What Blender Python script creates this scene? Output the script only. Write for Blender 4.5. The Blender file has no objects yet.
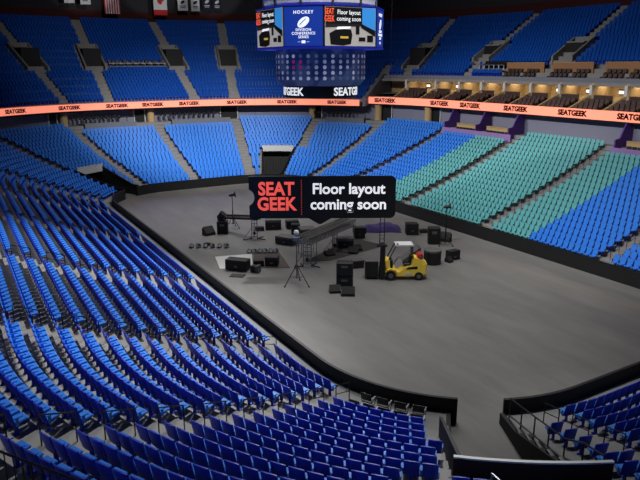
import bpy, math, random
from mathutils import Matrix, Vector
random.seed(7)
scn = bpy.context.scene
COL = scn.collection
PI = math.pi
# ------------------------------------------------------------------ helpers
def rgb(r, g, b):
    f = lambda c: (c/255/12.92) if c/255 <= .04045 else ((c/255+.055)/1.055)**2.4
    return (f(r), f(g), f(b), 1)

def mat(name, col, rough=.6, metal=0, spec=.5, noise=0, scale=3, emit=0, bump=0):
    m = bpy.data.materials.new(name); m.use_nodes = True
    nt = m.node_tree; b = nt.nodes['Principled BSDF']
    b.inputs['Base Color'].default_value = col
    b.inputs['Roughness'].default_value = rough
    b.inputs['Metallic'].default_value = metal
    b.inputs['Specular IOR Level'].default_value = spec
    if noise:
        tc = nt.nodes.new('ShaderNodeTexCoord'); n = nt.nodes.new('ShaderNodeTexNoise')
        n.inputs['Scale'].default_value = scale; n.inputs['Detail'].default_value = 6
        nt.links.new(tc.outputs['Object'], n.inputs['Vector'])
        mx = nt.nodes.new('ShaderNodeMix'); mx.data_type = 'RGBA'
        lo = [c*(1-noise) for c in col[:3]]+[1]; hi = [min(1, c*(1+noise)) for c in col[:3]]+[1]
        mx.inputs[6].default_value = lo; mx.inputs[7].default_value = hi
        nt.links.new(n.outputs['Fac'], mx.inputs[0]); nt.links.new(mx.outputs[2], b.inputs['Base Color'])
    if emit:
        b.inputs['Emission Color'].default_value = col
        b.inputs['Emission Strength'].default_value = emit
    return m

class MB:
    """collects boxes, tubes and prisms into one mesh"""
    def __init__(s): s.v = []; s.f = []; s.m = []
    def add(s, vs, fs, mi=0, M=None):
        o = len(s.v)
        s.v += [tuple(M @ Vector(v)) for v in vs] if M is not None else [tuple(v) for v in vs]
        s.f += [tuple(i+o for i in f) for f in fs]; s.m += [mi]*len(fs); return s
    def box(s, c, d, mi=0, M=None, rz=0, rx=0, ry=0, bev=0):
        x, y, z = d[0]/2, d[1]/2, d[2]/2
        L = Matrix.Translation(c) @ Matrix.Rotation(rz, 4, 'Z') @ Matrix.Rotation(ry, 4, 'Y') @ Matrix.Rotation(rx, 4, 'X')
        if M is not None: L = M @ L
        if bev:
            b = min(bev, x*.9, y*.9, z*.9)
            vs = []
            for sx in (-1, 1):
                for sy in (-1, 1):
                    for sz in (-1, 1):
                        vs += [(sx*(x-b), sy*(y-b), sz*z), (sx*(x-b), sy*y, sz*(z-b)), (sx*x, sy*(y-b), sz*(z-b))]
            import itertools
            idx = lambda sx, sy, sz, k: (((sx+1)//2)*4+((sy+1)//2)*2+(sz+1)//2)*3+k
            fs = []
            for q in (-1, 1):
                fs.append([idx(-1,-1,q,0), idx(1,-1,q,0), idx(1,1,q,0), idx(-1,1,q,0)])
                fs.append([idx(-1,q,-1,1), idx(1,q,-1,1), idx(1,q,1,1), idx(-1,q,1,1)])
                fs.append([idx(q,-1,-1,2), idx(q,1,-1,2), idx(q,1,1,2), idx(q,-1,1,2)])
            for a in (-1, 1):
                for c2 in (-1, 1):
                    fs.append([idx(-1,a,c2,0), idx(1,a,c2,0), idx(1,a,c2,1), idx(-1,a,c2,1)])
                    fs.append([idx(a,-1,c2,0), idx(a,1,c2,0), idx(a,1,c2,2), idx(a,-1,c2,2)])
                    fs.append([idx(a,c2,-1,1), idx(a,c2,1,1), idx(a,c2,1,2), idx(a,c2,-1,2)])
            for a, b2, c2 in itertools.product((-1, 1), repeat=3):
                fs.append([idx(a,b2,c2,0), idx(a,b2,c2,1), idx(a,b2,c2,2)])
            return s.add(vs, fs, mi, L)
        vs = [(-x,-y,-z),(x,-y,-z),(x,y,-z),(-x,y,-z),(-x,-y,z),(x,-y,z),(x,y,z),(-x,y,z)]
        return s.add(vs, [(0,3,2,1),(4,5,6,7),(0,1,5,4),(1,2,6,5),(2,3,7,6),(3,0,4,7)], mi, L)
    def tube(s, p, q, r, n=8, mi=0, r2=None, M=None):
        p = Vector(p); q = Vector(q); r2 = r if r2 is None else r2
        d = (q-p); a = d.orthogonal().normalized(); b = d.normalized().cross(a)
        vs = []
        for c, rr in ((p, r), (q, r2)):
            for i in range(n):
                t = 2*PI*i/n; vs.append(c+a*rr*math.cos(t)+b*rr*math.sin(t))
        fs = [(i, (i+1)%n, n+(i+1)%n, n+i) for i in range(n)]+[tuple(range(n-1, -1, -1)), tuple(range(n, 2*n))]
        return s.add(vs, fs, mi, M)
    def path(s, pts, r, n=6, mi=0, M=None):
        for a, b in zip(pts, pts[1:]): s.tube(a, b, r, n, mi, M=M)
        return s
    def lathe(s, prof, n=24, mi=0, M=None):
        vs = []
        for r, z in prof:
            for i in range(n): vs.append((r*math.cos(2*PI*i/n), r*math.sin(2*PI*i/n), z))
        fs = []
        for k in range(len(prof)-1):
            for i in range(n):
                j = (i+1) % n; fs.append((k*n+i, k*n+j, (k+1)*n+j, (k+1)*n+i))
        fs.append(tuple(range(n-1, -1, -1))); fs.append(tuple((len(prof)-1)*n+i for i in range(n)))
        return s.add(vs, fs, mi, M)
    def prism(s, poly, z0, z1, mi=0, M=None):
        """poly in xy, extruded in z"""
        n = len(poly)
        vs = [(x, y, z0) for x, y in poly]+[(x, y, z1) for x, y in poly]
        return s.add(vs, [tuple(range(n-1, -1, -1)), tuple(range(n, 2*n))]+[(i, (i+1)%n, n+(i+1)%n, n+i) for i in range(n)], mi, M)
    def side(s, poly, x0, x1, mi=0, M=None):
        """poly in (y,z), extruded along x"""
        R = Matrix(((0,0,1,0),(1,0,0,0),(0,1,0,0),(0,0,0,1)))
        return s.prism(poly, x0, x1, mi, R if M is None else M @ R)
    def front(s, poly, y0, y1, mi=0, M=None):
        """poly in (x,z), extruded along y"""
        R = Matrix(((1,0,0,0),(0,0,1,0),(0,1,0,0),(0,0,0,1)))
        return s.prism(poly, y0, y1, mi, R if M is None else M @ R)
    def mesh(s, name, mats, fix=True):
        me = bpy.data.meshes.new(name); me.from_pydata(s.v, [], s.f)
        for m in (mats if isinstance(mats, (list, tuple)) else [mats]): me.materials.append(m)
        me.polygons.foreach_set('material_index', s.m)
        if fix:
            import bmesh
            bm = bmesh.new(); bm.from_mesh(me); bmesh.ops.recalc_face_normals(bm, faces=bm.faces); bm.to_mesh(me); bm.free()
        me.update(); return me
    def build(s, name, mats, parent=None, loc=(0,0,0), rz=0, smooth=False, fix=True):
        me = s.mesh(name, mats, fix)
        o = bpy.data.objects.new(name, me); COL.objects.link(o)
        o.location = loc; o.rotation_euler = (0, 0, rz); o.parent = parent
        if smooth:
            for p in me.polygons: p.use_smooth = True
        return o

def tag(o, label, cat, group=None, kind=None):
    o['label'] = label; o['category'] = cat
    if group: o['group'] = group
    if kind: o['kind'] = kind
    return o
def struct(o): o['kind'] = 'structure'; return o
def thing(name, label, cat, loc=(0,0,0), rz=0, group=None):
    o = bpy.data.objects.new(name, None); COL.objects.link(o)
    o.empty_display_size = .1
    o.location = loc; o.rotation_euler = (0, 0, rz); return tag(o, label, cat, group)
def dup(root, loc, rz, label):
    r = root.copy(); COL.objects.link(r); r.location = loc; r.rotation_euler = (0, 0, rz); r['label'] = label
    for ch in list(root.children):
        c = ch.copy(); COL.objects.link(c); c.parent = r
        for g in list(ch.children):
            d = g.copy(); COL.objects.link(d); d.parent = c
    return r
ORD = ['zeroth','first','second','third','fourth','fifth','sixth','seventh','eighth','ninth','tenth','eleventh','twelfth','thirteenth',
       'fourteenth','fifteenth','sixteenth','seventeenth','eighteenth','nineteenth','twentieth']
def nth(i):
    if i <= 20: return ORD[i]
    t, u = divmod(i, 10)
    w = ['','','twenty','thirty','forty','fifty','sixty','seventy'][t]
    return (w[:-1]+'ieth') if u == 0 else w+'-'+ORD[u]

def text_mb(txt, size, bold=0, depth=.01, squash=1, space=1.0, line=1.0, align='CENTER', shear=0):
    """letters as geometry in local xz, facing -y, centred on the origin"""
    cu = bpy.data.curves.new('t', 'FONT'); cu.body = txt; cu.size = size; cu.offset = bold; cu.extrude = depth/2
    cu.align_x = align; cu.align_y = 'CENTER'; cu.space_character = space; cu.space_line = line; cu.resolution_u = 3; cu.shear = shear
    o = bpy.data.objects.new('t', cu); COL.objects.link(o)
    me = bpy.data.meshes.new_from_object(o.evaluated_get(bpy.context.evaluated_depsgraph_get()))
    mb = MB(); mb.add([(v.co.x*squash, -v.co.z, v.co.y) for v in me.vertices], [tuple(p.vertices) for p in me.polygons])
    bpy.data.objects.remove(o); bpy.data.curves.remove(cu); bpy.data.meshes.remove(me)
    return mb

# ------------------------------------------------------------------ camera
F, YAW, PITCH, ROLL = 631.24, -.527815, .269575, -.003603
CAM = Vector((-16.5557, 27.5249, 15.2297))
cp, sp, cy, sy = math.cos(PITCH), math.sin(PITCH), math.cos(YAW), math.sin(YAW)
FW = Vector((cp*cy, cp*sy, -sp)); RT = Vector((sy, -cy, 0)); UP = RT.cross(FW)
RT, UP = RT*math.cos(ROLL)+UP*math.sin(ROLL), UP*math.cos(ROLL)-RT*math.sin(ROLL)
cd = bpy.data.cameras.new('camera'); cam = bpy.data.objects.new('camera', cd); COL.objects.link(cam)
cam.matrix_world = Matrix(((RT.x, UP.x, -FW.x, CAM.x), (RT.y, UP.y, -FW.y, CAM.y), (RT.z, UP.z, -FW.z, CAM.z), (0,0,0,1)))
cd.sensor_fit = 'HORIZONTAL'; cd.sensor_width = 36; cd.lens = F/640*36; cd.clip_start = .3; cd.clip_end = 300
scn.camera = cam
def proj(P):
    d = Vector(P)-CAM; w = d.dot(FW)
    return (320+F*d.dot(RT)/w, 240-F*d.dot(UP)/w, w)
def inview(P, m=110):
    x, y, w = proj(P); return w > 2 and -m < x < 640+m and -m < y < 480+m

# ------------------------------------------------------------------ materials
M = dict(
 floor=mat('polished_concrete', rgb(112,110,108), .42, noise=.1, scale=.35),
 tread=mat('stand_concrete', rgb(138,136,135), .85, noise=.12, scale=1.5),
 tread2=mat('upper_stand_concrete', rgb(140,137,134), .85, noise=.12, scale=1.5),
 blue=mat('blue_seat_shell', (.008,.034,.45,1), .5, spec=.3),
 azure=mat('azure_seat_front', (.034,.22,.74,1), .5, spec=.35),
 dim_blue=mat('blue_seat_dimmed', (.006,.075,.40,1), .75, spec=.08),  # same seat blue, darkened to paint the dimmer light of the upper bowl
 teal=mat('teal_plastic', rgb(100,172,174), .45, spec=.4),
 black=mat('black_painted', rgb(16,16,17), .5),
 blackcloth=mat('black_board_cover', rgb(11,11,12), .7),
 rail=mat('black_rail_steel', rgb(22,23,26), .4, metal=.3),
 steel=mat('brushed_steel', rgb(120,122,126), .35, metal=.8),
 wallgray=mat('lilac_grey_wall', rgb(128,128,146), .8, noise=.06, scale=.4),
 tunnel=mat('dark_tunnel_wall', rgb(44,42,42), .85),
 gray=mat('grey_concrete_fascia', rgb(118,122,132), .8, noise=.08, scale=.6),
 darkwall=mat('dark_upper_wall', rgb(46,46,50), .9, noise=.1, scale=.3),
 maroon=mat('maroon_wall_band', rgb(70,24,22), .9, noise=.1, scale=.4),
 tan=mat('tan_suite_wall', rgb(190,160,112), .8, noise=.06, scale=.8),
 wood=mat('tan_wood_panel', rgb(158,112,72), .6, noise=.12, scale=2),
 brown=mat('brown_leather', rgb(66,44,38), .55),
 purple=mat('purple_wall', rgb(86,50,136), .75),
 lilac=mat('lilac_parapet', rgb(150,120,178), .75),
 white=mat('white_painted', rgb(206,206,204), .6),
 orange=mat('orange_led', rgb(255,142,114), .5, emit=.95),
 navy=mat('navy_print', rgb(30,24,46), .6),
 yellow=mat('yellow_paint', rgb(255,218,78), .4, spec=.5),
 rubber=mat('black_rubber', rgb(18,18,18), .8),
 red=mat('red_tank', rgb(170,38,30), .4),
 purplecloth=mat('purple_cloth', rgb(66,52,104), .9, noise=.2, scale=3),
 rug=mat('dark_grey_rug', rgb(58,55,52), .95, noise=.15, scale=4),
 silver=mat('silver_sheet', rgb(225,225,220), .38, metal=.35),
 case=mat('black_case', rgb(24,24,25), .6, noise=.15, scale=3),
 casegray=mat('grey_case_lid', rgb(92,90,88), .6),
 grill=mat('speaker_grill', rgb(14,14,15), .8),
 lens=mat('lamp_glass', rgb(200,205,210), .15, spec=.8),
 seatgray=mat('grey_vinyl', rgb(60,60,62), .6),
)
CON, BLK = M['tread'], M['black']

# ------------------------------------------------------------------ bowl plan: offsets of the rounded rink
A4, B44, RC = 4.45, 44., 8.5
def seglens(d):
    q = (RC+d)*PI/2
    return [2*A4, q, B44, q, 2*A4, q, B44, q]
def S(param, d):
    """arc length along the offset curve at distance d of ('N',y) ('NL',a) ('L',x) ('FL',a) ('F',y) ('FR',a) ('R',x) ('NR',a)"""
    k, v = param; L = seglens(d); R = RC+d; r = math.radians
    i = ['N','NL','L','FL','F','FR','R','NR'].index(k)
    off = {'N': lambda: v+A4, 'NL': lambda: r(180-v)*R, 'L': lambda: v-8.5, 'FL': lambda: r(90-v)*R, 'F': lambda: A4-v,
           'FR': lambda: r(-v)*R, 'R': lambda: 52.5-v, 'NR': lambda: r(-90-v)*R}[k]()
    return sum(L[:i])+off
def P(s, d):
    """point and outward angle at arc length s on the offset curve at d"""
    L = seglens(d); R = RC+d; T = sum(L); s %= T
    for i, l in enumerate(L):
        if s <= l: break
        s -= l
    if i == 0: return -d, s-A4, PI
    if i == 1: a = PI-s/R; return 8.5+R*math.cos(a), A4+R*math.sin(a), a
    if i == 2: return 8.5+s, A4+R, PI/2
    if i == 3: a = PI/2-s/R; return 52.5+R*math.cos(a), A4+R*math.sin(a), a
    if i == 4: return 61+d, A4-s, 0.
    if i == 5: a = -s/R; return 52.5+R*math.cos(a), -A4+R*math.sin(a), a
    if i == 6: return 52.5-s, -A4-R, -PI/2
    a = -PI/2-s/R; return 8.5+R*math.cos(a), -A4+R*math.sin(a), a
def samples(p0, p1, step=2.5):
    """list of params from p0 to p1 (traversal order), corners split every few degrees"""
    order = ['N','NL','L','FL','F','FR','R','NR']
    ends = {'N': (-A4, A4), 'NL': (180, 90), 'L': (8.5, 52.5), 'FL': (90, 0), 'F': (A4, -A4), 'FR': (0, -90), 'R': (52.5, 8.5), 'NR': (-90, -180)}
    i0, i1 = order.index(p0[0]), order.index(p1[0]); out = []
    i = i0
    while True:
        a = p0[1] if i == i0 and not out else ends[order[i]][0]
        last = i == i1 and (len(out) > 0 or i0 != i1 or True) and (i != i0 or S(p0, 1) < S(p1, 1) or len(out) > 0)
        b = p1[1] if last else ends[order[i]][1]
        n = max(1, int(abs(b-a)/(step if len(order[i]) == 2 else 6)+.5))
        for j in range(n): out.append((order[i], a+(b-a)*j/n))
        if last: out.append(p1); break
        i = (i+1) % 8
    return out
def PT(param, d): return P(S(param, d), d)
def strip(mb, prms, d0, z0, d1, z1, mi=0):
    vs = []
    for q in prms:
        x, y, _ = PT(q, d0); vs.append((x, y, z0)); x, y, _ = PT(q, d1); vs.append((x, y, z1))
    mb.add(vs, [(2*i, 2*i+1, 2*i+3, 2*i+2) for i in range(len(prms)-1)], mi)
def ringwall(mb, prms, d0, d1, z0, z1, mi=0):
    """closed wall of thickness d0..d1"""
    strip(mb, prms, d0, z0, d0, z1, mi); strip(mb, prms, d1, z1, d1, z0, mi); strip(mb, prms, d0, z1, d1, z1, mi); strip(mb, prms, d1, z0, d0, z0, mi)
    for q in (prms[0], prms[-1]):
        a = PT(q, d0); b = PT(q, d1)
        mb.add([(a[0],a[1],z0),(b[0],b[1],z0),(b[0],b[1],z1),(a[0],a[1],z1)], [(0,1,2,3)], mi)

PITCHD = .93
def RD(k): return 1.3+PITCHD*k                       # seat line of row k
def RZ(k): return .5+.27*k+.0085*k*(k-1)/2           # tread height of row k
NROW = 19
TUN_D = 8.75; TD = {'NL': 8.75, 'FR': 8.75, 'NR': 8.75, 'FL': 7.0}; TZ = {'NL': (2.75, 3.98), 'FR': (3.15, 3.98), 'NR': (3.1, 3.98), 'FL': (2.4, 3.3)}                                          # portals reach this far into the rows
TUN = {'NL': (154, 138.5), 'FL': (41.5, 26), 'FR': (-26, -41.5), 'NR': (-138.5, -154)}

# floor
mb = MB(); mb.box((30.5, 0, -.15), (190, 150, .3)); floor = struct(mb.build('floor', M['floor']))
nt = M['floor'].node_tree; b = nt.nodes['Principled BSDF']
tc = nt.nodes.new('ShaderNodeTexCoord'); mp = nt.nodes.new('ShaderNodeMapping'); mp.inputs['Scale'].default_value = (.10, .45, 1)
mp.inputs['Rotation'].default_value = (0, 0, .15)
n1 = nt.nodes.new('ShaderNodeTexNoise'); n1.inputs['Scale'].default_value = 1.6; n1.inputs['Detail'].default_value = 9; n1.inputs['Roughness'].default_value = .65
cr = nt.nodes.new('ShaderNodeValToRGB'); cr.color_ramp.elements[0].position = .3; cr.color_ramp.elements[1].position = .72
cr.color_ramp.elements[0].color = rgb(104,103,101); cr.color_ramp.elements[1].color = rgb(126,124,120)
nt.links.new(tc.outputs['Object'], mp.inputs['Vector']); nt.links.new(mp.outputs['Vector'], n1.inputs['Vector']); nt.links.new(n1.outputs['Fac'], cr.inputs[0])
# dark worn stains on the concrete, each with its own place and size
last = cr.outputs[0]
for (x, y, r) in ((19.0, 8.8, .8), (29.2, 12.0, .5), (15.6, -2.0, 1.2), (15.2, 5.3, .9)):
    dist = nt.nodes.new('ShaderNodeVectorMath'); dist.operation = 'DISTANCE'; dist.inputs[1].default_value = (x-30.5, y, .15)
    ov = nt.nodes.new('ShaderNodeVectorMath'); ov.operation = 'ADD'
    nn = nt.nodes.new('ShaderNodeTexNoise'); nn.inputs['Scale'].default_value = 1.3; nn.inputs['Detail'].default_value = 4
    nt.links.new(tc.outputs['Object'], nn.inputs['Vector']); nt.links.new(tc.outputs['Object'], dist.inputs[0])
    ad = nt.nodes.new('ShaderNodeMath'); ad.operation = 'MULTIPLY_ADD'; ad.inputs[1].default_value = 1.6*r
    nt.links.new(nn.outputs['Fac'], ad.inputs[0]); nt.links.new(dist.outputs['Value'], ad.inputs[2])
    ss = nt.nodes.new('ShaderNodeMapRange'); ss.inputs[1].default_value = 1.2*r; ss.inputs[2].default_value = 2.2*r; ss.inputs[3].default_value = .4; ss.inputs[4].default_value = 0
    nt.links.new(ad.outputs[0], ss.inputs[0])
    mx = nt.nodes.new('ShaderNodeMix'); mx.data_type = 'RGBA'; mx.inputs[7].default_value = rgb(62,61,60)
    nt.links.new(ss.outputs[0], mx.inputs[0]); nt.links.new(last, mx.inputs[6]); last = mx.outputs[2]
floor.location = (0,0,0)
nt.links.new(last, b.inputs['Base Color'])

# ------------------------------------------------------------------ lower terrace (stepped concrete), portals, boards
mb = MB()
ALLSEG = [(('NL',138.5),('FL',41.5)), (('FL',26),('FR',-26)), (('FR',-41.5),('NR',-138.5)), (('NR',-154),('NL',154))]
def rowtop(k): return RD(k)+.42
def rowbot(k): return RD(k)-.51 if k else .12
FULL = samples(('N',-A4), ('NR',-180))
for k in range(NROW+1):
    d0, d1 = rowbot(k), rowbot(k+1) if k < NROW else 20.2
    zb = RZ(k-1) if k else 0
    segs = [samples(*q) for q in ALLSEG] if d0 < TUN_D-.2 else [FULL]
    if TD['FL']-.3 < d0 < TUN_D-.2: segs.append(samples(('FL',41.5), ('FL',26)))
    for pr in segs:
        strip(mb, pr, d0, zb, d0, RZ(k)); strip(mb, pr, d0, RZ(k), d1, RZ(k))
struct(mb.build('lower_terrace', CON, fix=False))
def radial(mb, seg, ang, d0, d1, zf0, zf1, th, mi=0):
    """wall along a radial line at an angle, from zf0(d) to zf1(d), thickness in degrees direction"""
    n = 12; vs = []
    for j in range(n+1):
        d = d0+(d1-d0)*j/n
        for s in (-1, 1):
            x, y, a = PT((seg, ang), d)
            t = (-math.sin(a)*s*th/2, math.cos(a)*s*th/2)
            vs += [(x+t[0], y+t[1], zf0(d)), (x+t[0], y+t[1], zf1(d))]
    fs = []
    for j in range(n):
        a, c = 4*j, 4*j+4
        fs += [(a, c, c+1, a+1), (a+2, a+3, c+3, c+2), (a+1, c+1, c+3, a+3), (a, a+2, c+2, c)]
    fs += [(0, 1, 3, 2), (4*n, 4*n+2, 4*n+3, 4*n+1)]
    mb.add(vs, fs, mi)
def zprof(d): k = max(0, (d-1.3+.5)/PITCHD); return .5+.27*max(0, k-.5)+.0085*max(0, k-.5)*max(0, k-1.5)/2
ztr = lambda d: RZ(max(0, min(NROW, int((d-.79)/PITCHD)))) if d > .79 else RZ(0)
n = 1
for seg, (a0, a1) in TUN.items():
    mb = MB()
    # side walls of the tunnel below the rows and dark parapets above them
    for a, open_side in ((a0, seg == 'NL'), (a1, seg == 'NL')):
        radial(mb, seg, a, .12, 20, lambda d: 0, lambda d, s_=seg: min(zprof(d)+.02, TZ[s_][0]+.1 if d > TD[s_] else 99), .18, 0)
        if not open_side: radial(mb, seg, a, .3, TD[seg], lambda d: zprof(d), lambda d: zprof(d)+.75, .14, 1)
    pr = samples((seg, a0), (seg, a1), 1.5)
    ringwall(mb, pr, TD[seg]-(.2 if seg != 'NL' else .07), TD[seg], *TZ[seg], 2 if seg != 'NL' else 3)
    strip(mb, pr, TD[seg], TZ[seg][0]+.1, 20, TZ[seg][0]+.1, 1)
    ringwall(mb, pr, 14, 14.1, 0, 2.9, 1)  # black sheet paints the dark depth of the tunnel
    if seg == 'NL':                                    # left parapet runs parallel to the tunnel
        A, Bq = Vector((-.05, 12.48, 0)), Vector((-4.6, 15.75, 0)); nv = Vector((-(Bq-A).y, (Bq-A).x, 0)).normalized()*.06; vs = []
        for j in range(9):
            q = A.lerp(Bq, j/8); zt_ = 2.05+(4.0-2.05)*j/8
            vs += [(q-nv).to_tuple()[:2]+(0,), (q-nv).to_tuple()[:2]+(zt_,), (q+nv).to_tuple()[:2]+(0,), (q+nv).to_tuple()[:2]+(zt_,)]
        fs = [(0,1,3,2), (32,34,35,33)]
        for j in range(8): a = 4*j; c = a+4; fs += [(a,c,c+1,a+1), (a+2,a+3,c+3,c+2), (a+1,c+1,c+3,a+3)]
        mb.add(vs, fs, 1)
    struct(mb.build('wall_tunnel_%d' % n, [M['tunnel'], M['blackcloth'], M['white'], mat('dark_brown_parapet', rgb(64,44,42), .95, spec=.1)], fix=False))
    mb = MB(); ringwall(mb, pr, TD[seg]-(.24 if seg != 'NL' else .1), TD[seg]+.02, TZ[seg][1], TZ[seg][1]+.05)
    struct(mb.build('trim_%d' % n, M['white'], fix=False)); n += 1
for nm, p0, p1 in (('wall_boards_left', ('NL',141), ('FL',44)), ('wall_boards_far', ('FL',29.5), ('FR',-40)),
                   ('wall_boards_right', ('FR',-40), ('NR',-141)), ('wall_boards_near', ('NR',-154), ('NL',154.5))):
    mb = MB(); pr = samples(p0, p1)
    ringwall(mb, pr, 0, .12, 0, 1.13)
    o = struct(mb.build(nm, M['blackcloth'], fix=False))
    mb = MB(); ringwall(mb, pr, -.015, .135, 1.13, 1.155)
    mb.build('board_cap', M['black'] , o, fix=False)

# ------------------------------------------------------------------ concourse wall, upper terrace, shell
mb = MB(); ringwall(mb, FULL, 20.2, 20.4, 6.5, 10.0)
struct(mb.build('wall_concourse', M['wallgray'], fix=False))
UD = lambda k: 19.2+.82*k
UZ = lambda k: 10.25+.5*k
NUP = 25
uf = samples(('FL',62), ('FR',-61.5)); ur = samples(('FR',-61.5), ('R',8.5))
mb = MB()
for k in range(NUP+1):
    d0 = UD(k)-.5 if k else 18.4
    d1 = UD(k+1)-.5 if k < NUP else 42
    for pr, kmin in ((uf, 0), (ur, 6)):
        if k < kmin: continue
        strip(mb, pr, d0, UZ(k-1) if k > kmin else UZ(k)-.4, d0, UZ(k)); strip(mb, pr, d0, UZ(k), d1, UZ(k))
struct(mb.build('upper_terrace', M['tread2'], fix=False))
mb = MB(); ringwall(mb, uf, 18.2, 20.5, 9.0, 9.1); struct(mb.build('ceiling_concourse', M['darkwall'], fix=False))
mb = MB(); ringwall(mb, FULL, 42, 42.4, 0, 24.6, 0); ringwall(mb, FULL, 42, 42.4, 24.6, 33, 1)
struct(mb.build('wall_upper', [M['maroon'], M['darkwall']], fix=False))
mb = MB(); vs = [PT(q, 42.4)[:2] for q in FULL[:-1]]
mb.prism(vs, 33, 33.3); struct(mb.build('ceiling', M['darkwall']))

# ------------------------------------------------------------------ ribbon displays
def ribbon(name, label, p0, p1, d, z0, z1, texts, h):
    t = thing(name, label, 'display', (PT(p0, d)[0], PT(p0, d)[1], 0)); off = t.location
    mb = MB(); ringwall(mb, samples(p0, p1, 1.5), d, d+.25, z0, z1)
    for i, v in enumerate(mb.v): mb.v[i] = (v[0]-off.x, v[1]-off.y, v[2])
    mb.build('led_screen', M['orange'], t, fix=False)
    mb = MB(); ringwall(mb, samples(p0, p1, 1.5), d-.04, d+.29, z0-.12, z0)
    for i, v in enumerate(mb.v): mb.v[i] = (v[0]-off.x, v[1]-off.y, v[2])
    mb.build('lower_edge', M['black'], t, fix=False)
    base = text_mb('SEATGEEK', h, bold=.055*h, depth=.02, squash=1.02, space=.98)
    for q in texts:
        s0 = S(q, d-.03); m2 = MB()
        vs = []
        for x, y, z in base.v:
            X, Y, a = P(s0+x, d-.03-y*0); vs.append((X-off.x, Y-off.y, (z0+z1)/2+z))
        m2.add(vs, base.f); m2.build('lettering', M['navy'], t, fix=False)
    return t
ribbon('ribbon_display', 'long orange ribbon screen below the suites on the right side', ('FR',-62.5), ('R',9), 19, 9.6, 10.6,
       [('FR',-68.5), ('R',54.7-2.3), ('R',46.4), ('R',38.6), ('R',30.4), ('R',23.0), ('R',15)], .8)
ribbon('ribbon_display', 'long orange ribbon screen curving under the far upper seats', ('FL',62), ('FR',-60), 18, 9.25, 10.15,
       [('FL',52), ('FL',35.2), ('FL',17.9), ('FL',3), ('F',.6), ('FR',-1.2), ('FR',-17.5), ('FR',-34.6), ('FR',-52.1)], .68)

# ------------------------------------------------------------------ seats
SEATM = [M['blue'], M['azure']]; TEALM = [mat('teal_shell_gap_shade', rgb(14,78,82), .5), M['teal']]  # teal shell darkened to paint the shade between seats
def seat_parts():
    """parts of one arena seat, +y faces the floor; origin on the tread"""
    back = MB()
    n = 4
    for j in range(n):                                  # gently curved shell in four facets
        u0, u1 = -.235+.47*j/n, -.235+.47*(j+1)/n
        cv = lambda u: -.03*(1-(u/.235)**2)
        z0, z1 = .40, .99
        zt = lambda u: z1-.03*(abs(u)/.235)**4
        f = lambda u, z, t: (u, -.17-(z-.40)*.24+cv(u)+t, z)
        vs = [f(u0,z0,0), f(u1,z0,0), f(u1,zt(u1),0), f(u0,zt(u0),0), f(u0,z0,.045), f(u1,z0,.045), f(u1,zt(u1),.045), f(u0,zt(u0),.045)]
        back.add(vs, [(0,1,2,3),(1,0,4,5)]+([(0,3,7,4)] if j == 0 else [])+([(1,5,6,2)] if j == n-1 else [])); o_ = len(back.v)-8; back.f += [(o_+5,o_+4,o_+7,o_+6),(o_+3,o_+2,o_+6,o_+7)]; back.m += [1,0]
    pan = MB(); pan.box((0, .035, .455), (.43, .42, .07), rx=math.radians(6), bev=.02)
    arms = []
    for s in (-1, 1):
        a = MB(); a.box((s*.256, -.07, .63), (.036, .28, .04), bev=.012); a.box((s*.256, -.1, .5), (.03, .09, .24)); arms.append(a)
    leg = MB(); leg.box((0, -.06, .2), (.06, .11, .42)); leg.box((0, -.02, .02), (.13, .24, .035), bev=.01); leg.box((0, -.02, .4), (.4, .2, .03))
    return back, pan, arms, leg
sb, spn, sarm, sleg = seat_parts()
def lowseat():
    m = MB()
    f = lambda u, z, t: (u, -.17-(z-.40)*.24+t, z)
    for u0, u1 in ((-.222, .222),):
        vs = [f(u0,.4,-.02), f(u1,.4,-.02), f(u1,.99,-.02), f(u0,.99,-.02), f(u0,.4,.03), f(u1,.4,.03), f(u1,.99,.03), f(u0,.99,.03)]
        m.add(vs, [(0,1,2,3),(3,2,6,7),(1,0,4,5),(0,3,7,4),(1,5,6,2)]); m.add(vs, [(5,4,7,6)], 1)
    m.box((0, .03, .455), (.42, .40, .07), 1, rx=math.radians(6))
    for s in (-1, 1): m.box((s*.256, -.09, .63), (.035, .24, .035), 0); m.box((s*.256, -.12, .5), (.03, .06, .24), 0)  # arms in the dark shell colour paint the shaded gaps
    m.box((0, -.06, .2), (.08, .12, .42)); return m
LOW = lowseat()
def upseat():
    m = MB()
    m.box((0, -.23, .68), (.42, .06, .52), 1, rx=math.radians(12)); m.box((0, .03, .44), (.44, .42, .07), 1); m.box((0, -.08, .2), (.3, .1, .42)); return m
UPS = upseat()
def xf(x, y, z, a):      # a = outward angle; local +y looks inward
    return Matrix.Translation((x, y, z)) @ Matrix.Rotation(a+PI/2, 4, 'Z')
def seat_mass(name, label, seats, proto, m):
    vs = []; fs = []; o = 0; pv = proto.v; n = len(pv)
    for (x, y, z, a) in seats:
        c, s = math.cos(a+PI/2), math.sin(a+PI/2)
        vs += [(x+c*u-s*v, y+s*u+c*v, z+w) for u, v, w in pv]
        fs += [tuple(i+o for i in f) for f in proto.f]; o += n
    q = MB(); q.v = vs; q.f = fs; q.m = proto.m*len(seats)
    return tag(q.build(name, m, fix=False), label, 'seat', kind='stuff')

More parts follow.
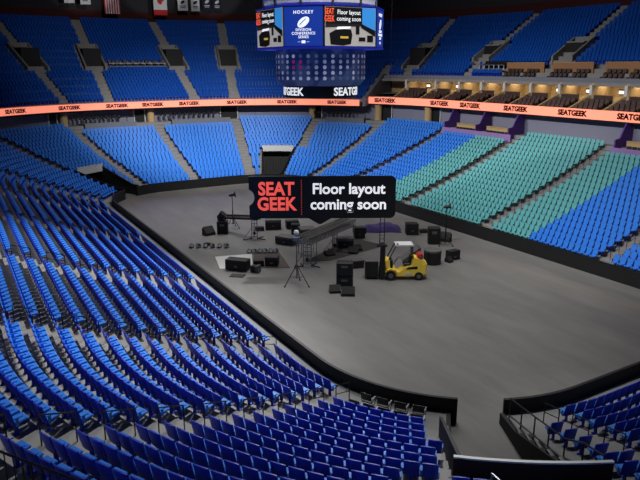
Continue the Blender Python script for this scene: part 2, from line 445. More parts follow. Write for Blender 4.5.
# aisles of the lower bowl in traversal order
AISL = [('N',0.), ('NL',163), ('NL',111), ('L',11.2), ('L',23.2), ('L',36.8), ('L',49.3), ('FL',70), ('FL',17.8), ('F',.3),
        ('FR',-16.8), ('FR',-69), ('R',49.3), ('R',36.7), ('R',24.6), ('R',12.2), ('NR',-111), ('NR',-163)]
HALF = .62
SW = .55
def maxrow(i):
    return {8: 16, 9: 16, 10: 18, 12: 16, 15: 16, 16: 16, 14: 16, 13: 18}.get(i, 18)
RAIL2 = None
RAILP = (Vector((-2.2, 27.9)), Vector((-5.0, 25.9)))
def near_rail(x, y):
    a, b = RAILP; v = Vector((x, y)); t = max(0, min(1, (v-a).dot(b-a)/(b-a).length_squared)); return (a+(b-a)*t-v).length < .52
lower = []          # (x,y,z,a, block, row, index, param)
for i in range(len(AISL)):
    pa, pb = AISL[i], AISL[(i+1) % len(AISL)]
    pr = samples(pa, pb); mid = pr[len(pr)//2]
    for k in range(maxrow(i)+1):
        d = RD(k); T = sum(seglens(d))
        cuts = [S(pa, d)+HALF]; e = S(pb, d)-HALF
        if i == len(AISL)-1: e += T
        seg = [q for q in TUN if pa[0] == q or pb[0] == q]
        spans = [(cuts[0], e)]
        for q in TUN:
            t0, t1 = S((q, TUN[q][0]), d), S((q, TUN[q][1]), d)
            ex = {'FL': 44, 'FR': -44.5, 'NL': 136, 'NR': -136}[q]
            if d < TD[q]+.6: gap = (t0-(.55 if q == 'NL' else .25), t1+.25)
            else: c = S((q, ex), d); gap = (c-HALF, c+HALF)
            ns = []
            for a, b2 in spans:
                if gap[1] <= a or gap[0] >= b2: ns.append((a, b2))
                else:
                    if gap[0] > a: ns.append((a, gap[0]))
                    if gap[1] < b2: ns.append((gap[1], b2))
            spans = ns
        for si, (a, b2) in enumerate(spans):
            nn = int((b2-a)/SW)
            for j in range(nn):
                s = a+(b2-a-nn*SW)/2+SW*(j+.5)
                x, y, an = P(s, d)
                if i == 1 and k < 2: continue                 # loose black chairs stand here
                if i == 10 and k > 16 and s > S(('FR',-44.5), d): continue
                if near_rail(x, y) or (i == 1 and k in (8, 9) and math.hypot(x+5.7, y-15.0) < .9): continue
                if i == 1 and 3 < 8.5-x+8 and d < TUN_D and an > 0:          # keep clear of the slanting parapet
                    A, Bq = Vector((-.05, 12.48)), Vector((-4.6, 15.75)); u = (Bq-A).normalized(); w = Vector((x, y))-A
                    if -.9 < w.dot(u) and abs(math.degrees(an)) < 146 and u.x*w.y-u.y*w.x > -.42: continue
                lower.append((x, y, RZ(k), an, i, k, j, nn, si))
lower = [q for q in lower if inview(q[:3])]
teal, blue = [], []
for q in lower:
    (teal if q[1] < -13 and 19.7 < q[0] < 42.6 else blue).append(q)
def near_key(q): return proj((q[0], q[1], q[2]+.6))[2]
def inframe(q):
    x, y, w = proj((q[0], q[1], q[2]+.7)); return -4 < x < 644 and -4 < y < 486
cand = sorted([q for q in blue if inframe(q)], key=near_key)
indiv = cand[:300]; ids = set(id(q) for q in indiv)
BLOCK = {0: 'right of the tunnel', 1: 'block beside the tunnel', 2: 'between both railed aisles', 3: 'beyond both railed aisles', 17: 'far right of the tunnel'}
proto = None
for (x, y, z, a, i, k, j, nn, si) in indiv:
    where = BLOCK.get(i, 'at the far side')
    if i in (0,) : jj, base = nn-j, 'railed aisle'
    elif i == 1: jj, base = nn-j, 'railed aisle'
    else: jj, base = j+1, 'nearer railed aisle'
    if i == 1 and si == 0 and math.degrees(a) > 150: where = 'narrow strip by the tunnel'
    if i == 1 and si == 0 and RD(k) > TUN_D+.6: where = 'above the tunnel'; base = 'step aisle'
    lab = 'blue seat, %s from the %s, %s row up, %s' % (nth(jj), base.replace('the ', ''), nth(k+1), where)
    if proto is None:
        proto = thing('arena_seat', lab, 'seat', (x, y, z), a+PI/2, 'blue seats of the near stands')
        sb.build('backrest', SEATM, proto); spn.build('seat_pan', M['azure'], proto)
        for am in sarm: am.build('armrest', M['azure'], proto)
        sleg.build('leg', M['blue'], proto)
    else: dup(proto, (x, y, z), a+PI/2, lab)
seat_mass('arena_seats_beyond', 'rows of blue plastic seats filling the rest of the lower bowl', [q[:4] for q in blue if id(q) not in ids], LOW, SEATM)
seat_mass('teal_arena_seats', 'rows of teal plastic seats in the right hand stand', [q[:4] for q in teal], LOW, TEALM)

# upper bowl seats
UAIS = [('FL',62), ('FL',42), ('FL',18), ('F',6.6-2.2), ('F',-4.4), ('FR',-17), ('FR',-43), ('FR',-69), ('FR',-88), ('R',39.5), ('R',25), ('R',12)]
UVOM = {('FL',18), ('F',6.6-2.2), ('F',-4.4), ('FR',-17), ('FR',-43), ('FR',-69), ('FR',-88), ('R',39.5), ('R',25), ('FL',42)}
def upos(param, d):
    """far aisles drift sideways like the photographed ones"""
    return S(param, d)
def uaisle(q, d):
    if q == ('F',6.6-2.2): x = S(('F',4.45), d)-2.25; return x
    if q == ('F',-4.4): return S(('F',-4.45), d)+1.85
    return S(q, d)
VD1 = 31.4
VDX = lambda q: 27.5 if q[0] == 'R' or q == ('FR',-88) else 25.6
upper = []
for i in range(len(UAIS)-1):
    pa, pb = UAIS[i], UAIS[i+1]
    for k in range(NUP):
        d = UD(k)
        a, b2 = uaisle(pa, d)+.6, uaisle(pb, d)-.6
        if d < VD1+.6:
            if pa in UVOM and d > VDX(pa)-.35: a += 1.2
            if pb in UVOM and d > VDX(pb)-.35: b2 -= 1.2
        nn = int((b2-a)/.52)
        for j in range(nn):
            s = a+(b2-a-nn*.52)/2+.52*(j+.5); x, y, an = P(s, d)
            lim = S(('FR',-60.4), d)
            if s > lim and k < 10 and s < S(('FR',-62.9), d): continue
            if s > lim and k < 7: continue
            if y < -20 and x < 47.3 and k < 9: continue       # club boxes
            if UAIS[i] == ('F',6.6-2.2) and k in (9, 10): continue       # press bench
            if s > lim and x < 52.6 and k in (8, 9): continue
            upper.append((x, y, UZ(k), an))
upper = [q for q in upper if inview(q[:3], 60)]
seat_mass('upper_bowl_seats', 'rows of blue seats filling the dim upper bowl', upper, UPS, [M['blue'], M['dim_blue']])

# vomitories of the upper bowl: dark doorway with concrete side walls
for q in [u for u in UAIS if u in UVOM]:
    mb = MB(); wh = 1.35; VD0 = VDX(q)
    k0 = int((VD0-19.2)/.82)
    s1 = lambda d: uaisle(q, d)
    def pt(off, d): return P(s1(d)+off, d)[:2]
    zt = lambda d: 10.25+.61*(d-19.2)
    for sgn in (-1, 1):
        n = 8; vs = []
        for j in range(n+1):
            d = VD0+(VD1-VD0)*j/n
            for o2 in (sgn*wh, sgn*(wh+.28)):
                x, y = pt(o2, d); vs += [(x, y, zt(d)-1.0), (x, y, zt(d)+1.0 if j < n else zt(d)+1)]
        fs = []
        for j in range(n):
            a, c = 4*j, 4*j+4
            fs += [(a, c, c+1, a+1), (a+2, a+3, c+3, c+2), (a+1, c+1, c+3, a+3)]
        fs += [(0,1,3,2), (4*n, 4*n+2, 4*n+3, 4*n+1)]
        mb.add(vs, fs, 0)
    # lintel and roof slab above the door, black box for the shaded doorway
    zl = zt(VD1)+1.0
    q0 = [pt(-wh, VD1), pt(wh, VD1), pt(wh, VD1+.3), pt(-wh, VD1+.3)]
    mb.prism(q0, zl-1.3, zl, 0)
    dd = VD1-1.6
    q0 = [pt(-wh, dd), pt(wh, dd), pt(wh, VD1+.2), pt(-wh, VD1+.2)]
    mb.prism(q0, zl-.75, zl-.6, 0)
    q1 = [pt(-wh, VD0+1.2), pt(wh, VD0+1.2), pt(wh, VD1), pt(-wh, VD1)]
    vs = [(x, y, zt(VD0)-.25) for x, y in q1[:2]]+[(x, y, zt(VD0)-.2) for x, y in q1[2:]]
    # black box painting the shade of the passage, standing over the terrace steps
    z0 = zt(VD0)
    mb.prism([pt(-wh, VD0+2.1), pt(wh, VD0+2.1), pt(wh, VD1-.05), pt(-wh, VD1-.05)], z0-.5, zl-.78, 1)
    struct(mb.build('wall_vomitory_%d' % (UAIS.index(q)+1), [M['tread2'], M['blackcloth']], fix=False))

mb = MB(); vs = []; N = 40
for j in range(N+1):
    a = -26.3-15.0*j/N; x, y, _ = PT(('FR', a), 6+.08*math.sin(j*1.9)); vs += [(x, y, .02), (x, y, 2.72)]
mb.add(vs, [(2*j, 2*j+2, 2*j+3, 2*j+1) for j in range(N)])
o = mb.build('tunnel_curtain', mat('dark_grey_curtain', rgb(44,43,44), .9), fix=False); sm = o.modifiers.new('t', 'SOLIDIFY'); sm.thickness = .03
tag(o, 'dark grey curtain hanging in the far tunnel under the white lintel', 'curtain')

# ------------------------------------------------------------------ arena rig lights and unseen fill spots added to them
def area(name, loc, size, power, rot=(0,0,0), col=(1,1,1)):
    l = bpy.data.lights.new(name, 'AREA'); l.shape = 'RECTANGLE'; l.size, l.size_y = size; l.energy = power; l.color = col
    o = bpy.data.objects.new(name, l); COL.objects.link(o); o.location = loc; o.rotation_euler = rot; return o
def spot(name, loc, tgt, power, ang, blend=.6, r=.6, col=(1,1,1)):
    l = bpy.data.lights.new(name, 'SPOT'); l.energy = power; l.spot_size = math.radians(ang); l.spot_blend = blend; l.shadow_soft_size = r; l.color = col
    o = bpy.data.objects.new(name, l); COL.objects.link(o); o.location = loc
    o.rotation_euler = (Vector(tgt)-Vector(loc)).to_track_quat('-Z', 'Y').to_euler(); return o
rig = area('rig_light', (36, 0, 28), (42, 16), 5600); rig.data.spread = math.radians(128)
spot('far_end_light', (42, 0, 28), (73, -5, 5), 41000, 58, .9)
for x in (16, 48): spot('right_stand_fill', (x, 8, 29), (x, -23, 5), 32000, 66, .8)  # unseen spots added as fill for the right stand
spot('near_stand_fill', (32, 4, 29), (20, 22, 3), 52000, 58, .8)  # this and the next two: unseen spots added to brighten the near seats
spot('near_stand_fill', (18, 0, 29), (-1, 24, 5), 40000, 42, .6)
spot('near_stand_fill', (8, 2, 29), (-5, 6, 3), 9000, 40, .7)
spot('upper_fill', (36, 10, 31), (40, -46, 18), 21000, 84, .9)  # this and the next: unseen fill added for the upper seats
spot('upper_fill', (40, 6, 31), (84, -6, 13), 18000, 74, .9)
spot('far_floor_fill', (46, 4, 29), (43, 5, 0), 9000, 56, 1.0)  # this and the next: unseen spots added to lift the floor
spot('near_floor_fill', (10, 6, 29), (11, 3, 0), 17000, 62, 1.0)
for y in (6, -6, -17): spot('flag_fill', (74, y, 23.0), (98.5, y-1, 29.2), 5200, 27, .4, r=.3)  # unseen spots added only to brighten the flags and banners
w = bpy.data.worlds.new('hall'); scn.world = w; w.use_nodes = True
w.node_tree.nodes['Background'].inputs[0].default_value = (.5, .55, .7, 1); w.node_tree.nodes['Background'].inputs[1].default_value = .05
scn.view_settings.view_transform = 'Standard'; scn.view_settings.look = 'None'; scn.view_settings.gamma = 1
scn.view_settings.exposure = 0
scn.cycles.use_denoising = True

# ------------------------------------------------------------------ handrails in the aisles
def hoop(mats, label, q, k, span=1.0, first=[None], group='aisle handrails'):
    """steel hoop standing on two steps of an aisle"""
    dA, dB = RD(k)-.2, RD(k)-.2+span
    xa, ya, _ = PT(q, dA); xb, yb, _ = PT(q, dB)
    za, zb = ztr(dA), ztr(dB)
    t = thing('aisle_handrail', label, 'handrail', (xa, ya, za), 0, group)
    b = Vector((xb-xa, yb-ya, zb-za)); H = .92
    p = MB(); p.tube((0,0,0), (0,0,H), .024, 6); p.build('post', M['rail'], t)
    p = MB(); p.tube(b, b+Vector((0,0,H)), .024, 6); p.build('post', M['rail'], t)
    p = MB(); p.tube((0,0,H), b+Vector((0,0,H)), .024, 6); p.build('top_bar', M['rail'], t)
    p = MB(); p.tube((0,0,.5), b+Vector((0,0,.5)), .02, 6); p.build('mid_bar', M['rail'], t)
AN = {('NL',111): 'aisle beside the front corner block', ('L',11.2): 'second aisle of the left stand', ('NL',163): 'aisle right of the tunnel'}
for q, an in AN.items():
    for n, k in enumerate(range(0, 17, 2)):
        x, y, _ = PT(q, RD(k))
        if inview((x, y, RZ(k)+.5), 10):
            hoop(None, 'black steel hoop handrail, %s from the floor, %s' % (nth(n+1), an), q, k)
# far aisles: same hoops, too small to show their bars
hm = None
for q, an in ((('R',36.7), 'aisle left of the wide teal block'), (('R',24.6), 'aisle right of the wide teal block'), (('R',12.2), 'aisle through the right hand blue seats'),
              (('R',49.3), 'aisle at the far end of the right stand'), (('L',23.2), 'third aisle of the left stand')):
    for n, k in enumerate(range(1, 16, 2)):
        dA, dB = RD(k)-.2, RD(k)+.8
        xa, ya, _ = PT(q, dA); xb, yb, _ = PT(q, dB); za, zb = ztr(dA), ztr(dB)
        if not inview((xa, ya, za+.5), 0): continue
        p = MB(); b = Vector((xb-xa, yb-ya, zb-za)); U = Vector((0,0,.9))
        p.path([(0,0,0), U, b+U, b], .022, 5); p.tube((0,0,.5), b+Vector((0,0,.5)), .018, 5)
        tag(p.build('aisle_handrail', M['rail'], None, (xa, ya, za)), 'small dark handrail, %s from the floor, %s' % (nth(n+1), an), 'handrail', 'aisle handrails')
# rail along the open right side of the tunnel
t = thing('tunnel_railing', 'long black sloping railing along the right side of the tunnel', 'railing', (*PT(('NL',154.6), .6)[:2], RZ(0)))
o = Vector(t.location); tops = []
for j in range(7):
    d = .6+j*1.2; x, y, _ = PT(('NL',154.9), d); b = Vector((x, y, ztr(d)))-o
    p = MB(); p.tube(b, b+Vector((0,0,.98)), .03, 6); p.build('post', M['rail'], t); tops.append(b+Vector((0,0,.98)))
p = MB(); p.path(tops, .035, 6); p.build('top_bar', M['rail'], t)
p = MB(); p.path([v-Vector((0,0,.8)) for v in tops], .05, 6); p.build('lower_bar', M['steel'], t)
# balustrade in the bottom left corner
P0, P1 = Vector((-2.2, 27.9, RZ(17)-.75)), Vector((-5.0, 25.9, RZ(17)-.75))
t = thing('stair_railing', 'black balustrade with thin upright bars in the bottom left corner', 'railing', P0)
dv = P1-P0
p = MB(); p.tube((0,0,1.75), dv+Vector((0,0,1.62)), .03, 6); p.build('top_bar', M['rail'], t)
for j in range(14):
    b = dv*(j/13); p = MB(); p.tube(b+Vector((0,0,.05)), b+Vector((0,0,1.73-.12*j/13)), .014 if j % 6 else .03, 6); p.build('baluster', M['rail'], t)
# short rail on the near wall of the tunnel
p = MB(); c = Vector((*PT(('NL',142.0), TUN_D+.5)[:2], 3.3)); e = Vector((*PT(('NL',143.6), TUN_D+1.6)[:2], 3.3))-c
p.path([(0,0,-.1), (0,0,.62), e+Vector((0,0,.72)), e], .03, 6)
tag(p.build('stair_handrail', M['steel'], None, c), 'small steel handrail behind the brown tunnel parapet', 'handrail')

# ------------------------------------------------------------------ black loose chairs beside the front boards
def loose_chair(label, loc, rz):
    t = thing('loose_chair', label, 'chair', loc, rz, 'black loose chairs')
    m = MB(); m.box((0, .02, .45), (.46, .44, .06), bev=.02); m.build('seat', M['seatgray'], t)
    m = MB(); m.box((0, -.24, .74), (.48, .05, .36), rx=math.radians(10), bev=.02); m.build('backrest', M['black'], t)
    for sx in (-1, 1):
        m = MB(); m.path([(sx*.24, -.26, .9), (sx*.24, -.16, .45), (sx*.24, .24, 0)], .016, 6); m.build('leg', M['rail'], t)
        m = MB(); m.path([(sx*.26, .22, .44), (sx*.26, -.26, 0)], .016, 6); m.build('leg', M['rail'], t)
        m = MB(); m.box((sx*.27, -.02, .66), (.05, .36, .03)); m.box((sx*.27, .13, .56), (.03, .03, .2)); m.build('armrest', M['steel'], t)
for r, (d, a0, n, rz0) in enumerate(((1.25, 117.5, 4, 0), (2.42, 117.8, 5, 0))):
    for j in range(n):
        a = a0+j*(4.55 if r == 0 else 3.5)
        x, y, an = PT(('NL', a), d)
        loose_chair('black loose chair, %s from the left in the %s row by the boards' % (nth(j+1), ('front', 'second')[r]), (x, y, RZ(0) if r == 0 else RZ(1)), an+PI/2)

# ------------------------------------------------------------------ right side: suites, fascia, club boxes, loge boxes
SU = [63.3, 58.0, 53.4, 49.0, 44.8, 40.4, 36.0, 31.6, 27.2, 22.8, 18.4]
rs = samples(('FR',-62.5), ('R',9))
mb = MB(); ringwall(mb, rs, 24, 24.5, 12.95, 13.75); struct(mb.build('trim_fascia', M['gray'], fix=False))
mb = MB()
strip(mb, rs, 19, 9.6, 21.5, 9.4)
for k in range(3):
    d = 19.25+k*.95; z = 9.95+k*.32
    strip(mb, rs, d, z-.32 if k else 9.6, d, z); strip(mb, rs, d, z, d+.95, z)
strip(mb, rs, 22.1, 11.0, 27.5, 11.0)
struct(mb.build('floor_suites', M['tread2'], fix=False))
mb = MB(); ringwall(mb, rs, 27, 27.2, 10.9, 13.7); struct(mb.build('wall_suites', M['tan'], fix=False))
mb = MB(); strip(mb, rs, 24.2, 13.2, 27.2, 13.2); struct(mb.build('ceiling_suites', M['darkwall'], fix=False))
def spar(x):   # param of a suite line from its photographed x
    if x > 52.5: return ('FR', math.degrees(math.atan2(-(A4+RC+23.5)+A4, (x-52.5)*1.0)) if False else -90+math.degrees(math.asin((x-52.5)/(RC+23.5))))
    return ('R', x)
for n, x in enumerate(SU):
    q = spar(x); mb = MB()
    s0 = S(q, 23.5)
    def quad(d0, d1, z0a, z1a, z0b, z1b, th, mi):
        vs = []
        for d, za, zb in ((d0, z0a, z1a), (d1, z0b, z1b)):
            s = S(q, d)
            for o2 in (-th/2, th/2):
                X, Y, _ = P(s+o2, d); vs += [(X, Y, za), (X, Y, zb)]
        mb.add(vs, [(0,1,3,2), (4,6,7,5), (0,4,5,1), (2,3,7,6), (1,5,7,3), (0,2,6,4)], mi)
    quad(23.6, 27, 11, 13.2, 11, 13.2, .3, 1)          # partition
    quad(23.3, 23.65, 10.9, 13.0, 10.9, 13.0, .36, 0)  # pale pillar at its front
    quad(19.3, 23.3, 9.8, 10.35, 10.9, 11.9, .3, 1)    # sloping low wall between the seats
    struct(mb.build('wall_suite_%d' % (n+1), [M['white'], M['tan']], fix=False))
# suite chairs, wall lamps, lights
chairm = None
def small_chair(m=None):
    b = MB(); b.box((0, .02, .42), (.5, .5, .14), bev=.03); b.box((0, -.25, .72), (.52, .12, .55), rx=math.radians(10), bev=.03)
    for s in (-1, 1): b.box((s*.27, 0, .5), (.07, .48, .22), bev=.02)
    b.box((0, 0, .18), (.3, .3, .36)); return b
cm = small_chair().mesh('suite_chair', M['brown'])
cb = small_chair().mesh('loge_chair', M['black'])
def put(me, name, label, cat, group, loc, rz):
    o = bpy.data.objects.new(name, me); COL.objects.link(o); o.location = loc; o.rotation_euler = (0, 0, rz); return tag(o, label, cat, group)
for n in range(len(SU)-2):
    xa, xb = spar(SU[n]), spar(SU[n+1])
    for r in range(3):
        d = 19.75+r*.95; a, e = S(xa, d)+.5, S(xb, d)-.75
        nn = int((e-a)/.62)
        for j in range(nn):
            x, y, an = P(a+.62*(j+.5), d)
            put(cm, 'suite_chair', 'brown suite chair, %s in the %s row, %s suite from the far end' % (nth(j+1), ('front','middle','back')[r], nth(n+1)), 'chair', 'brown suite chairs', (x, y, 9.95+.32*r), an+PI/2)
    # counter behind the chairs and a lit wall lamp
    a, e = S(xa, 22.6)+.6, S(xb, 22.6)-1.3
    x0, y0, an = P((a+e)/2, 22.5)
    t = thing('suite_counter', 'brown drink counter at the back of the %s suite from the far end' % nth(n+1), 'counter', (x0, y0, 11.0), an+PI/2, 'suite counters')
    m = MB(); m.box((0,0,.95), (e-a, .4, .06)); m.build('counter_top', M['wood'], t)
    m = MB(); m.box((0,.02,.46), (e-a-.1, .08, .92)); m.build('front_panel', M['brown'], t)
    x0, y0, an = P(S(xa, 26.8)+1.7 if n else S(xa, 26.8)+2.2, 26.85)
    t = thing('wall_screen', 'small glowing screen on the back wall of the %s suite from the far end' % nth(n+1), 'screen', (x0, y0, 12.2), an+PI/2, 'suite wall screens')
    m = MB(); m.box((0,-.03,0), (.75,.08,.55)); m.build('frame', M['black'], t)
    m = MB(); m.box((0,.03,-.06), (.6,.05,.34)); m.build('screen', mat('lit_screen', (.95,.9,.8,1), emit=1.3), t)
    x0, y0, an = P((S(xa, 25)+S(xb, 25))/2, 25.2)
    area('suite_lamp', (x0, y0, 13.15), (2.2, 1.2), 52, col=(1, .82, .58))
# end wall of the suites, sloping with the upper seats
mb = MB(); vs = []
for d, z0, z1 in ((18.2, 9.2, 10.6), (19.2, 9.2, 10.9), (24.3, 9.2, 13.95), (27, 9.2, 13.7)):
    for a in (-61.2, -62.3):
        x, y, _ = PT(('FR', a), d); vs += [(x, y, z0), (x, y, z1)]
fs = []
for j in range(3): a = 4*j; fs += [(a, a+4, a+5, a+1), (a+2, a+3, a+7, a+6), (a+1, a+5, a+7, a+3)]
mb.add(vs, fs+[(0,1,3,2)]); struct(mb.build('wall_suite_end', M['gray'], fix=False))
# club boxes above the fascia: wood panels, two rows of brown chairs
for n, (x0, x1) in enumerate(((47.0, 40.7), (39.4, 33.5), (31.9, 26.0), (24.6, 19))):
    t = thing('wood_partition', 'tan wood partition behind the club chairs, %s from the far end' % nth(n+1), 'panel', ((x0+x1)/2, -A4-RC-25.95, UZ(8)), 0, 'club wood partitions')
    m = MB(); m.box((0, 0, .62), (x0-x1, .12, 1.24)); m.build('panel', M['wood'], t)
    m = MB(); m.box((0, .0, 1.26), (x0-x1+.06, .2, .06)); m.build('cap_rail', M['tan'], t)
    for r in range(2):
        nn = int((x0-x1-.5)/.66)
        for j in range(nn):
            x = x0-.4-.66*(j+.5)
            if abs(j-nn//2) < .6: continue
            d = 24.7+r*.68
            put(cm, 'club_chair', 'brown club chair, %s in the %s row before the %s wood partition' % (nth(j+1), ('front','back')[r], nth(n+1)), 'chair', 'brown club chairs', (x, -A4-RC-d, UZ(6)+.02 if r == 0 else UZ(7)+.02), 0)
# press table between the upper blue seats and the first club panel
t = thing('press_table', 'long pale table with dark openings beside the wood panels', 'table', (49.7, -A4-RC-25.9, UZ(8)), 0)
m = MB(); m.box((0, 0, .98), (4.7, .6, .07)); m.build('table_top', M['gray'], t)
m = MB(); m.box((0, .2, .12), (4.7, .08, .24)); m.build('lower_panel', M['gray'], t)
for j in range(6):
    m = MB(); m.box((-2.3+.92*j, .18, .5), (.1, .1, .95)); m.build('post', M['white'], t)
for j in range(8):
    put(cb, 'press_chair', 'small black chair at the press table, %s from the left' % nth(j+1), 'chair', 'press table chairs', (51.8-.6*j, -A4-RC-26.62, UZ(9)+.01), 0)
t = thing('press_table', 'long grey press bench among the far upper seats below the flags', 'table', (61+26.75, .05, UZ(9)), -PI/2)
m = MB(); m.box((0, 0, .95), (8.9, .6, .07)); m.build('table_top', M['white'], t)
m = MB(); m.box((0, -.28, .3), (8.9, .06, .5)); m.build('front_panel', M['gray'], t)
for j in range(9):
    m = MB(); m.box((-4.4+1.1*j, -.2, .5), (.08, .1, .95)); m.build('post', M['gray'], t)
for j in range(8):
    put(cb, 'press_chair', 'small black chair behind the far upper press bench, %s from the left' % nth(j+1), 'chair', 'press table chairs', (61+27.45, 4.2-1.17*j, UZ(10)+.01), PI/2)
# loge boxes behind the purple parapets on the right
for n, (x0, x1, d, dz) in enumerate(((49.6, 37.4, 17.25, 0), (24.0, 9, 17.25, -.05))):
    mb = MB(); ringwall(mb, [('R', x) for x in (x0, x1)] if x0 < 52.5 else rs, d, d+.15, 5.6, 7.2+dz); struct(mb.build('wall_loge_%d' % (n+1), M['lilac'], fix=False))
    mb = MB(); mb.box(((x0+x1)/2, -A4-RC-d-1.4, 6.2), (x0-x1, 2.6, .2)); struct(mb.build('floor_loge_%d' % (n+1), M['tread2']))
for n, x in enumerate((49.4, 43.5, 38.0, 23.7, 18.4, 12.9)):
    mb = MB(); mb.side([(0, 0), (-2.6, 0), (-2.6, 3.2), (-1.5, 3.2), (-.7, 1.7), (0, 1.6)], -.08, .08)
    tag(mb.build('loge_partition', M['purple'], None, (x, -A4-RC-17.45, 6.3)), 'purple stepped partition between loge boxes, %s from the far end' % nth(n+1), 'partition', 'purple loge partitions')
k = 0
for x0, x1 in ((48.7, 43.8), (43.2, 38.3), (23.6, 18.7), (18.1, 13.2)):
    k += 1
    t = thing('loge_counter', 'tan loge box counter behind a purple parapet, %s from the far end' % nth(k), 'counter', ((x0+x1)/2, -A4-RC-18.9, 6.3), 0, 'tan loge counters')
    m = MB(); m.box((0, 0, 1.42), (x0-x1-.7, .5, .08)); m.build('counter_top', M['tan'], t)
    m = MB(); m.box((0, .1, 1.12), (x0-x1-.7, .12, .55)); m.build('front_panel', M['tan'], t)
    m = MB(); m.box((0, -.1, .42), (x0-x1-.9, .2, .84)); m.build('plinth', M['black'], t)
    for j in range(6):
        put(cb, 'loge_chair', 'black chair in the %s tan loge box from the far end, %s from its left' % (nth(k), nth(j+1)), 'chair', 'black loge chairs', (x0-.85-.62*j, -A4-RC-18.2, 6.3), 0)
# drink rails with black stools along the top of the far stand
stool = MB()
stool.tube((0,0,0), (0,0,.03), .2, 10); stool.tube((0,0,.03), (0,0,.7), .03, 6); stool.tube((0,0,.68), (0,0,.76), .19, 10); stool.box((0,-.16,.95), (.36,.06,.36), bev=.02)
stm = stool.mesh('bar_stool', M['black'])
for n, (p0, p1, ns) in enumerate(((('FL',13.5), ('F',3.2), 6), (('F',-2.2), ('FR',-15), 6), (('FR',-48), ('FR',-62), 5))):
    sa, sb2 = S(p0, 18.4), S(p1, 18.4)
    x, y, an = P((sa+sb2)/2, 18.4); t = thing('drink_rail', 'long dark drink rail above the far seats, %s from the left' % nth(n+1), 'counter', (x, y, 7.2), 0, 'drink rails')
    m = MB(); pr = samples(p0, p1)
    ringwall(m, pr, 18.2, 18.6, 8.0, 8.08); m.v = [(a-x, b-y, c-7.2) for a, b, c in m.v]; m.build('rail_top', M['rail'], t, fix=False)
    m = MB(); ringwall(m, pr, 18.05, 18.15, 6.6, 7.42); m.v = [(a-x, b-y, c-7.2) for a, b, c in m.v]; m.build('front_wall', M['gray'], t, fix=False)
    for j in range(ns+1):
        X, Y, a = P(sa+(sb2-sa)*j/ns, 18.4); m = MB(); m.box((X-x, Y-y, .1), (.08, .08, 1.4), rz=a); m.build('post', M['rail'], t)
    m = MB(); strip(m, pr, 18.15, 7.2, 20.2, 7.2); struct(m.build('floor_drink_rail_%d' % (n+1), M['tread2'], fix=False))
    for j in range(ns*2):
        X, Y, a = P(sa+(sb2-sa)*(j+.5)/(ns*2), 19.0)
        put(stm, 'bar_stool', 'black bar stool behind the %s drink rail, %s along it' % (nth(n+1), nth(j+1)), 'stool', 'black bar stools', (X, Y, 7.2), a+PI/2)
# doorways and round columns in the concourse wall
for n, (q, w2, z1) in enumerate(((('FL',21.2), 1.1, 9.6), (('F',2.2), 1.5, 9.6), (('FR',-15.2), 2.6, 9.6), (('FR',-44), 1.4, 9.5), (('FR',-67.5), 2.2, 9.4), (('FR',-86.5), 2, 9.4))):
    x, y, a = PT(q, 20.1); mb = MB(); mb.box((0, 0, 0), (w2, .25, 2.6), 0); mb.box((w2/2+.06, .05, 0), (.12, .35, 2.7), 1); mb.box((-w2/2-.06, .05, 0), (.12, .35, 2.7), 1)  # black slab between white jambs paints the dark opening
    struct(mb.build('door_%d' % (n+1), [M['blackcloth'], M['white']], None, (x, y, 8.4), a+PI/2))
for n, q in enumerate((('FL',18.3), ('F',.6), ('FR',-42.6), ('FR',-65.5), ('FR',-84.5))):
    x, y, a = PT(q, 19.6); mb = MB(); mb.lathe([(.55, 0), (.55, 3.2)], 20); mb.lathe([(.62, 3.0), (.62, 3.2)], 20)
    struct(mb.build('column_%d' % (n+1), M['tan'], None, (x, y, 6.2)))

# ------------------------------------------------------------------ scoreboard over the middle
SB = Vector((30.5, 0, 0))
sbd = thing('scoreboard', 'eight sided hanging scoreboard with blue panels above the floor', 'scoreboard', (30.5, 0, 16.6))
def LED(name, col, e=.9): return mat(name, col, .5, emit=e)
led_blue = LED('led_blue', rgb(20,50,140), .8); led_black = LED('led_black', rgb(14,14,16), .5); led_white = LED('led_white', rgb(235,238,242), .9)
led_grey = LED('led_grey', rgb(165,160,155), .7); led_or = LED('led_orange', rgb(244,90,60), .9); led_dark = LED('led_dark', rgb(36,34,34), .6); led_sky = LED('led_sky', rgb(50,130,200), .8)
led_brt = LED('led_bright_blue', rgb(22,34,150), .5); led_yel = LED('led_yellow', rgb(200,170,60), .7)
oc = [(2.4,4.6),(-2.4,4.6),(-4.6,2.4),(-4.6,-2.4),(-2.4,-4.6),(2.4,-4.6),(4.6,-2.4),(4.6,2.4)]
m = MB(); m.prism([(x*.985, y*.985) for x, y in oc], 0, 2.95); m.build('housing', BLK, sbd)
m = MB(); m.prism([(x*1.012, y*1.012) for x, y in oc], -.12, .02); m.prism([(x*1.012, y*1.012) for x, y in oc], 2.93, 3.0); m.build('frame', led_brt, sbd)
def fmat(a, b):
    """frame of a face from corner a to corner b (seen left to right): x along, -y outward, z up"""
    a, b = Vector((*a, 0)), Vector((*b, 0)); u = (b-a).normalized(); nrm = Vector((0,0,1)).cross(u)
    c = (a+b)/2; return Matrix(((u.x, nrm.x, 0, c.x), (u.y, nrm.y, 0, c.y), (0, 0, 1, 1.46), (0,0,0,1))), (b-a).length
def put_on(mb, name, mt, T, parent, lift=0):
    q = MB(); q.v = [tuple(T @ Vector((x, y-lift, z))) for x, y, z in mb.v]; q.f = mb.f; q.m = mb.m; return q.build(name, mt, parent)
def rect(x0, x1, z0, z1, y0=-.012, y1=0):
    q = MB(); q.box(((x0+x1)/2, (y0+y1)/2, (z0+z1)/2), (x1-x0, y1-y0, z1-z0)); return q
def poly(pts, y0=-.012, y1=0): q = MB(); q.front(pts, y0, y1); return q
